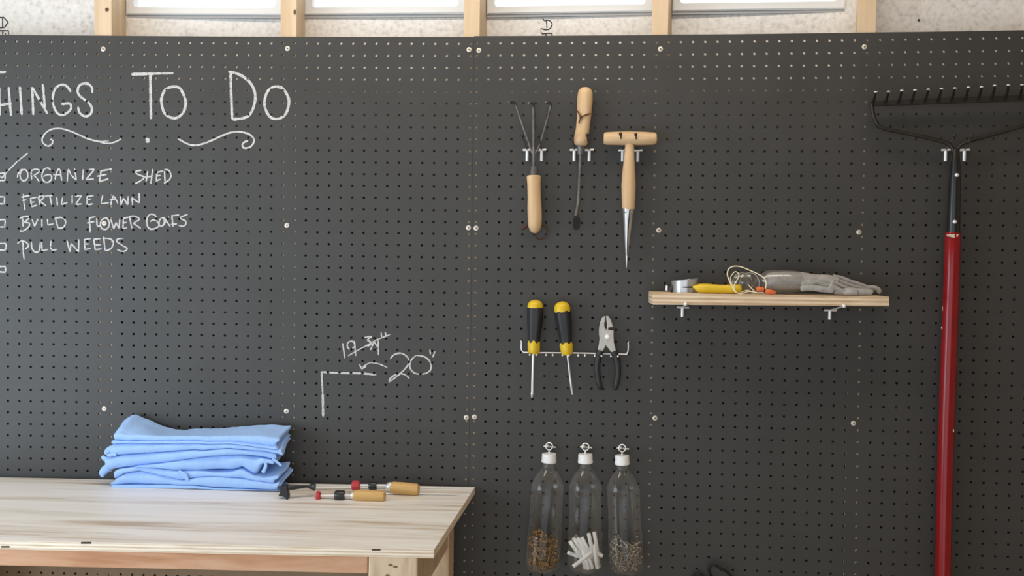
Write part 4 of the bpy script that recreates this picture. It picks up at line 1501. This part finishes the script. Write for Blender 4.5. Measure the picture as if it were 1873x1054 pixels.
# ------------------------------------------------------------------ bow rake
c = Crop(1580, 140, 6.39)
rake = thing('bow_rake', 'long handled bow rake with dark steel head and red handle', 'rake', bd(1725, 1100, 1.2))
D = 1.15
tipspx = [(140, 180), (288, 175), (443, 165), (598, 158), (753, 150), (908, 143), (1063, 135), (1222, 127), (1375, 122), (1530, 105), (1690, 100), (1850, 97), (2010, 90), (2165, 85)]
barl, barr = c(80, 312), c(2150, 238)
b = MB()
A, B_ = bd(*barl, D), bd(*barr, D)
up = np.array([0, 0, 1.0])
hh = 5.6 * ipp(A)
b.hexa([A - up * hh, B_ - up * hh, B_ - up * hh + np.array([0, 0.22, 0]), A - up * hh + np.array([0, 0.22, 0])], [A + up * hh, B_ + up * hh, B_ + up * hh + np.array([0, 0.22, 0]), A + up * hh + np.array([0, 0.22, 0])])
b.build('head_bar', RAKEM, rake, smooth=False, bevel=0.06)
for i, (x, y) in enumerate(tipspx):
    t = (x - 40 - 80) / (2150 - 80)
    base = A + (B_ - A) * min(max(t, 0.0), 1.0)
    tip = bd(*c(x, y), D + 1.9)
    m = base * 0.55 + tip * 0.45 + np.array([0, -0.25, 0.12])
    b = MB()
    P = spline([base + np.array([0, 0.05, 0]), base + np.array([0, -0.3, 0.15]), m, tip], 4)
    b.tube(P, list(np.linspace(0.17, 0.11, len(P))), 8, flat=((1, 0, 0), 0.75))
    tn = b.build('tine', RAKEM, rake)
    b = MB(); b.ball(tip, 0.115, 10, 6, sc_=(1.25, 0.9, 0.6)); b.build('worn_tip', ZINC, tn)  # tine tips capped in a brighter metal colour
for path in ([(88, 318, 0), (100, 380, 0), (118, 470, 0), (160, 560, 0), (230, 605, 0), (420, 650, 0), (620, 690, 0), (820, 735, 0), (960, 775, 0), (1030, 830, 0.05), (1058, 890, 0.1)],
             [(2142, 245, 0), (2130, 330, 0), (2110, 400, 0), (2060, 475, 0), (1990, 530, 0), (1873, 575, 0), (1600, 655, 0), (1400, 710, 0), (1250, 750, 0), (1140, 800, 0), (1095, 850, 0.05), (1078, 890, 0.1)]):
    P = [bd(*c(x, y), D + d) for x, y, d in path]
    b = MB(); b.tube(spline(P, 5), 3.5 * ipp(P[0]), 10); b.build('bow_arm', RAKEM, rake)
c = Crop(1700, 240, 4.79)
b = MB(); b.plathe([(*c(x, y), h / c.k) for x, y, h in [(232, 155, 22), (231, 200, 30), (228, 260, 38), (226, 350, 43), (222, 450, 48), (218, 560, 50), (214, 680, 52), (211, 800, 54), (208, 893, 55)]], D + 0.1, 24); b.build('socket', BLACKPAINT, rake)
for x, y in [(241, 385), (222, 795)]:
    p = bd(*c(x, y), D + 0.63)
    b = MB(); b.ball(p, 0.17, 12, 8, sc_=(1, 0.6, 0.9)); b.build('rivet', ZINC, rake)
b = MB()
b.plathe([(1743.2, 426, 12.6), (1743, 427.5, 13.4), (1741, 500, 13.6), (1738, 580, 13.8), (1735.5, 660, 14), (1732.5, 740, 14), (1730, 820, 13.9), (1728, 900, 13.8), (1726.2, 980, 13.6), (1725, 1054, 13.6), (1723.5, 1130, 13.4), (1722, 1250, 13), (1721, 1340, 12.5), (1721, 1350, 8)], D + 0.1, 24)
hd = b.build('handle', REDPAINT, rake)
b = MB()
b.prism([bd(*c(x, y), D + 0.68) for x, y in [(165, 905), (255, 903), (248, 925), (215, 935), (170, 922)]], (0, 0.35, 0))
o = b.build('sticker', CREAM, hd, smooth=False)
for x, y, h, d_ in [(1725, 565, 7, 0.1), (1753.5, 511, 2, 0.15), (1722.5, 600, 2.5, 0.15), (1744, 788, 3, 0.62)]:
    p = bd(x, y, D + d_)
    b = MB(); b.ball(p, 1.0, 8, 6, sc_=(0.05, 0.05, h * ipp(p))); b.build('paint_chip', CREAM, hd)

# ------------------------------------------------------------------ hanging bottles
c = Crop(920, 790, 3.993)
rnd = random.Random(5)


def axis_frame(a, e):
    t = (e - a) / np.linalg.norm(e - a)
    u = np.cross(np.array([0, 1.0, 0]), t); u /= np.linalg.norm(u)
    return t, u, np.cross(t, u)


def shell(b, stations, n=40, petal=None):
    """surface of revolution around a leaning axis; stations: (centre point, radius)"""
    vs, fs = [], []
    m = len(stations)
    for i, (p, r) in enumerate(stations):
        for k in range(n):
            a = 2 * PI * k / n
            z = 0.0
            rr = r
            if petal and i >= m - petal:
                rr = r * (1 + 0.05 * math.cos(5 * a))
                z = 0.10 * math.cos(5 * a) * (i - m + petal + 1) / petal
            vs.append((p[0] + rr * math.cos(a), p[1] + rr * math.sin(a), p[2] - z * 0.5))
    for i in range(m - 1):
        for k in range(n):
            fs.append((i * n + k, i * n + (k + 1) % n, (i + 1) * n + (k + 1) % n, (i + 1) * n + k))
    b.add(vs, fs)


def bottle(label, capx, capt, botx, hook_label, hook_y):
    """crop px: cap centre x, cap top y, centre x at the base"""
    D = 1.75
    yb = 1012 + (capt - 158) * 0.9
    k = (yb - capt) / (1012 - 158)

    def ctr(t):                                # t in crop px below the cap top, for the first bottle
        y = capt + t * k
        x = capx + (botx - capx) * max(0.0, (t - 30)) / 820.0
        return bd(*c(x, y), D)
    sc_ = ipp(ctr(300)) / c.k
    root = thing('hanging_bottle', label, 'bottle', ctr(850), 'clear plastic bottles hung by their caps')
    prof = [(70, 36), (96, 36), (104, 40), (125, 56), (150, 76), (180, 94), (215, 110), (242, 119), (250, 121), (258, 117), (300, 118), (420, 118), (540, 119), (552, 122), (562, 124), (640, 126), (740, 127), (790, 126), (820, 119), (840, 104), (850, 84), (846, 55), (838, 25), (836, 2)]
    b = MB()
    shell(b, [(ctr(t), h * sc_) for t, h in prof], 44, 6)
    b.build('bottle_body', PET, root, angle=60)
    b = MB()
    for t in (72, 84, 94):
        shell(b, [(ctr(t - 3), 36 * sc_), (ctr(t), 41 * sc_), (ctr(t + 4), 36 * sc_)], 32)
    b.build('neck_thread', PETN, root)
    b = MB()
    b.tube([ctr(0), ctr(1.5), ctr(6), ctr(48), ctr(50), ctr(64), ctr(66)], [46 * sc_, 50 * sc_, 51.5 * sc_, 53 * sc_, 54.5 * sc_, 54.5 * sc_, 52 * sc_], 48, flute=(24, 0.008))
    b.build('bottle_cap', CAPW, root)
    b = MB()
    e0 = ctr(0)
    rc = e0 + np.array([0, 0, 52 * sc_])
    rr = 25 * sc_
    ring = [rc + np.array([rr * math.cos(a), 0.15 * rr * math.sin(a * 1.0), rr * math.sin(a)]) for a in np.linspace(-PI / 2 + 0.2, 1.5 * PI - 0.25, 26)]
    b.tube(ring, 4.6 * sc_, 8)
    b.tube([e0 - np.array([0, 0, 0.05]), rc - np.array([0, 0, rr * 0.9])], 6.5 * sc_, 8)
    b.build('eye_screw', ZINC, root)
    # the peg hook behind
    h = thing('peg_hook', hook_label, 'hook', bd(*c(capx, hook_y), 0.1), 'peg hooks holding the bottles')
    w_ = bd(*c(capx + 4, hook_y), 0.1)
    b = MB(); b.tube([w_ + np.array([-46 * sc_, -0.08, 2 * sc_]), w_ + np.array([46 * sc_, -0.08, -3 * sc_])], 6.5 * sc_, 8); b.build('crossbar', ZINC, h)
    b = MB()
    f = rc + np.array([-10 * sc_, -0.3, 4 * sc_])
    b.tube(spline([w_ + np.array([-0.05, 0.05, 0]), w_ * 0.5 + f * 0.5 + np.array([0, 0, -0.05]), rc + np.array([-6 * sc_, 0.02, rr * 0.2]), f, f + np.array([-0.05, -0.05, 0.16])], 4), 6 * sc_, 8)
    b.build('hook_wire', ZINC, h)
    return root, ctr, sc_


B1 = bottle('clear bottle of brass screws, leftmost of three hung from the pegboard', 337, 158, 290, 'peg hook holding the bottle of brass screws', 108)
B2 = bottle('clear bottle of short white sticks, between two other hanging bottles', 602, 162, 600, 'peg hook holding the bottle of white sticks', 112)
B3 = bottle('clear bottle of steel nails, rightmost of three hung from the pegboard', 870, 172, 903, 'peg hook holding the bottle of nails', 121)


def place_along(o, a, e):
    """put o (built along +z from the origin) so that it runs from a towards e (board inches)"""
    A, E = W(a), W(e)
    o.location = A
    o.rotation_mode = 'QUATERNION'
    o.rotation_quaternion = (E - A).to_track_quat('Z', 'Y')


def small_mesh(name, m, prof, n=8):
    """little lathe along +z in inches, as a mesh in metres"""
    vs, fs = [], []
    for (z, r) in prof:
        for k in range(n):
            vs.append((r * math.cos(2 * PI * k / n) * S, r * math.sin(2 * PI * k / n) * S, z * S))
    m_ = len(prof)
    for i in range(m_ - 1):
        for k in range(n):
            fs.append((i * n + k, i * n + (k + 1) % n, (i + 1) * n + (k + 1) % n, (i + 1) * n + k))
    fs.append(tuple(range(n - 1, -1, -1)))
    fs.append(tuple((m_ - 1) * n + k for k in range(n)))
    me = bpy.data.meshes.new(name)
    me.from_pydata(vs, [], fs)
    me.materials.append(m)
    me.polygons.foreach_set('use_smooth', [True] * len(me.polygons))
    return me


def rnd_dir(rnd, flat=0.5):
    while True:
        v = np.array([rnd.uniform(-1, 1), rnd.uniform(-1, 1), rnd.uniform(-1, 1) * flat])
        L_ = np.linalg.norm(v)
        if 0.2 < L_ < 1:
            return v / L_


def fill(B, me, name, label, cat, group, count, length, top_fn, rnd, flat):
    root, ctr, sc_ = B
    made = 0
    tries = 0
    while made < count and tries < 20000:
        tries += 1
        t = rnd.uniform(560, 838)
        c0 = ctr(t)
        Rm = (117 if t < 800 else 96) * sc_
        th, rr = rnd.uniform(0, 2 * PI), Rm * math.sqrt(rnd.uniform(0.25, 1.0))
        p = c0 + np.array([rr * math.cos(th), rr * math.sin(th), 0])
        if p[1] > c0[1] + 0.35 * Rm:
            continue                                # far side cannot be seen behind the pile
        if t < top_fn((p[0] - c0[0]) / Rm):
            continue
        v = rnd_dir(rnd, flat)
        a, e = p - v * length / 2, p + v * length / 2
        ok = True
        for q in (a, e):
            tq = t - (q[2] - c0[2]) / sc_ / 1.0
            if tq > 846 or math.hypot(q[0] - c0[0], q[1] - c0[1]) > Rm * 1.0:
                ok = False
        if not ok:
            continue
        o = bpy.data.objects.new(name, me)
        COL.objects.link(o)
        place_along(o, a, e)
        tag(o, label, cat, group)
        made += 1


screw_me = small_mesh('brass_screw', BRASS, [(0, 0.01), (0.08, 0.045), (0.55, 0.055), (0.62, 0.06), (0.70, 0.125), (0.74, 0.125), (0.75, 0.02)], 8)
fill(B1, screw_me, 'brass_screw', 'small brass screw heaped in the leftmost hanging bottle', 'screw', 'brass screws in the hanging bottle', 190, 0.75,
     lambda u: 640 - 150 * math.exp(-((u + 0.35) / 0.38) ** 2) if u < 0.15 else 590 + 60 * min(1, u), random.Random(21), 0.8)
nail_me = small_mesh('steel_nail', NAILM, [(0, 0.004), (0.09, 0.032), (1.18, 0.034), (1.19, 0.095), (1.23, 0.095), (1.235, 0.02)], 8)
fill(B3, nail_me, 'steel_nail', 'steel nail heaped in the rightmost hanging bottle', 'nail', 'nails in the hanging bottle', 150, 1.23,
     lambda u: 610 + 40 * abs(u + 0.1), random.Random(8), 0.75)

# white sticks: each stands where the photo shows one
stick_me = small_mesh('white_stick', WHITEST, [(0, 0.13), (0.02, 0.165), (1.93, 0.165), (1.95, 0.13)], 12)
STK = [((488, 800), (560, 905), -0.95, 'leftmost'), ((512, 775), (600, 900), -0.9, ''), ((545, 775), (625, 905), -1.0, ''), ((575, 772), (640, 900), -0.85, ''),
       ((625, 742), (655, 880), -0.95, ''), ((666, 732), (690, 880), -0.8, ''), ((512, 985), (650, 880), -1.15, ''), ((470, 880), (600, 930), -0.55, ''),
       ((728, 910), (620, 850), -0.75, ''), ((700, 990), (680, 860), -0.6, ''), ((605, 1000), (560, 870), -0.75, ''), ((640, 1005), (660, 870), -0.4, ''), ((590, 1000), (700, 900), -0.2, ''), ((690, 1000), (670, 870), -1.0, ''), ((655, 1000), (610, 880), -0.95, ''), ((625, 1008), (590, 890), -1.05, '')]
for i, (a, e, d, _) in enumerate(STK):
    D0 = 1.75
    pa = bd(*c(*a), D0 - d * 0.9)
    pe = bd(*c(*e), D0 - d * 0.75)
    o = bpy.data.objects.new('white_stick', stick_me)
    COL.objects.link(o)
    place_along(o, pa, pe)
    tag(o, 'short white stick in the middle hanging bottle', 'stick', 'white sticks in the hanging bottle')

# ------------------------------------------------------------------ dark cable looped at the bottom of the board
c = Crop(1200, 990, 9.365)
b = MB()
pts = [(720, 900, 0.3), (640, 700, 0.4), (660, 600, 0.5), (720, 565, 0.6), (790, 590, 0.6), (880, 700, 0.6), (1000, 900, 0.5), (1250, 1050, 0.5), (1450, 950, 0.6), (1400, 740, 0.7), (1280, 600, 0.75), (1200, 520, 0.8), (1120, 480, 0.8), (1040, 425, 0.8), (970, 408, 0.8), (920, 445, 0.8), (910, 520, 0.8), (950, 620, 0.7), (1050, 760, 0.6), (1150, 900, 0.5), (1200, 1100, 0.4)]
P = [bd(*c(x, y), d) for x, y, d in pts]
b.tube(spline(P, 6), 2.6 * ipp(P[0]), 10)
o = b.build('looped_cable', CABLE, None)
tag(o, 'dark cable hanging in a loop at the bottom of the right pegboard', 'cable')
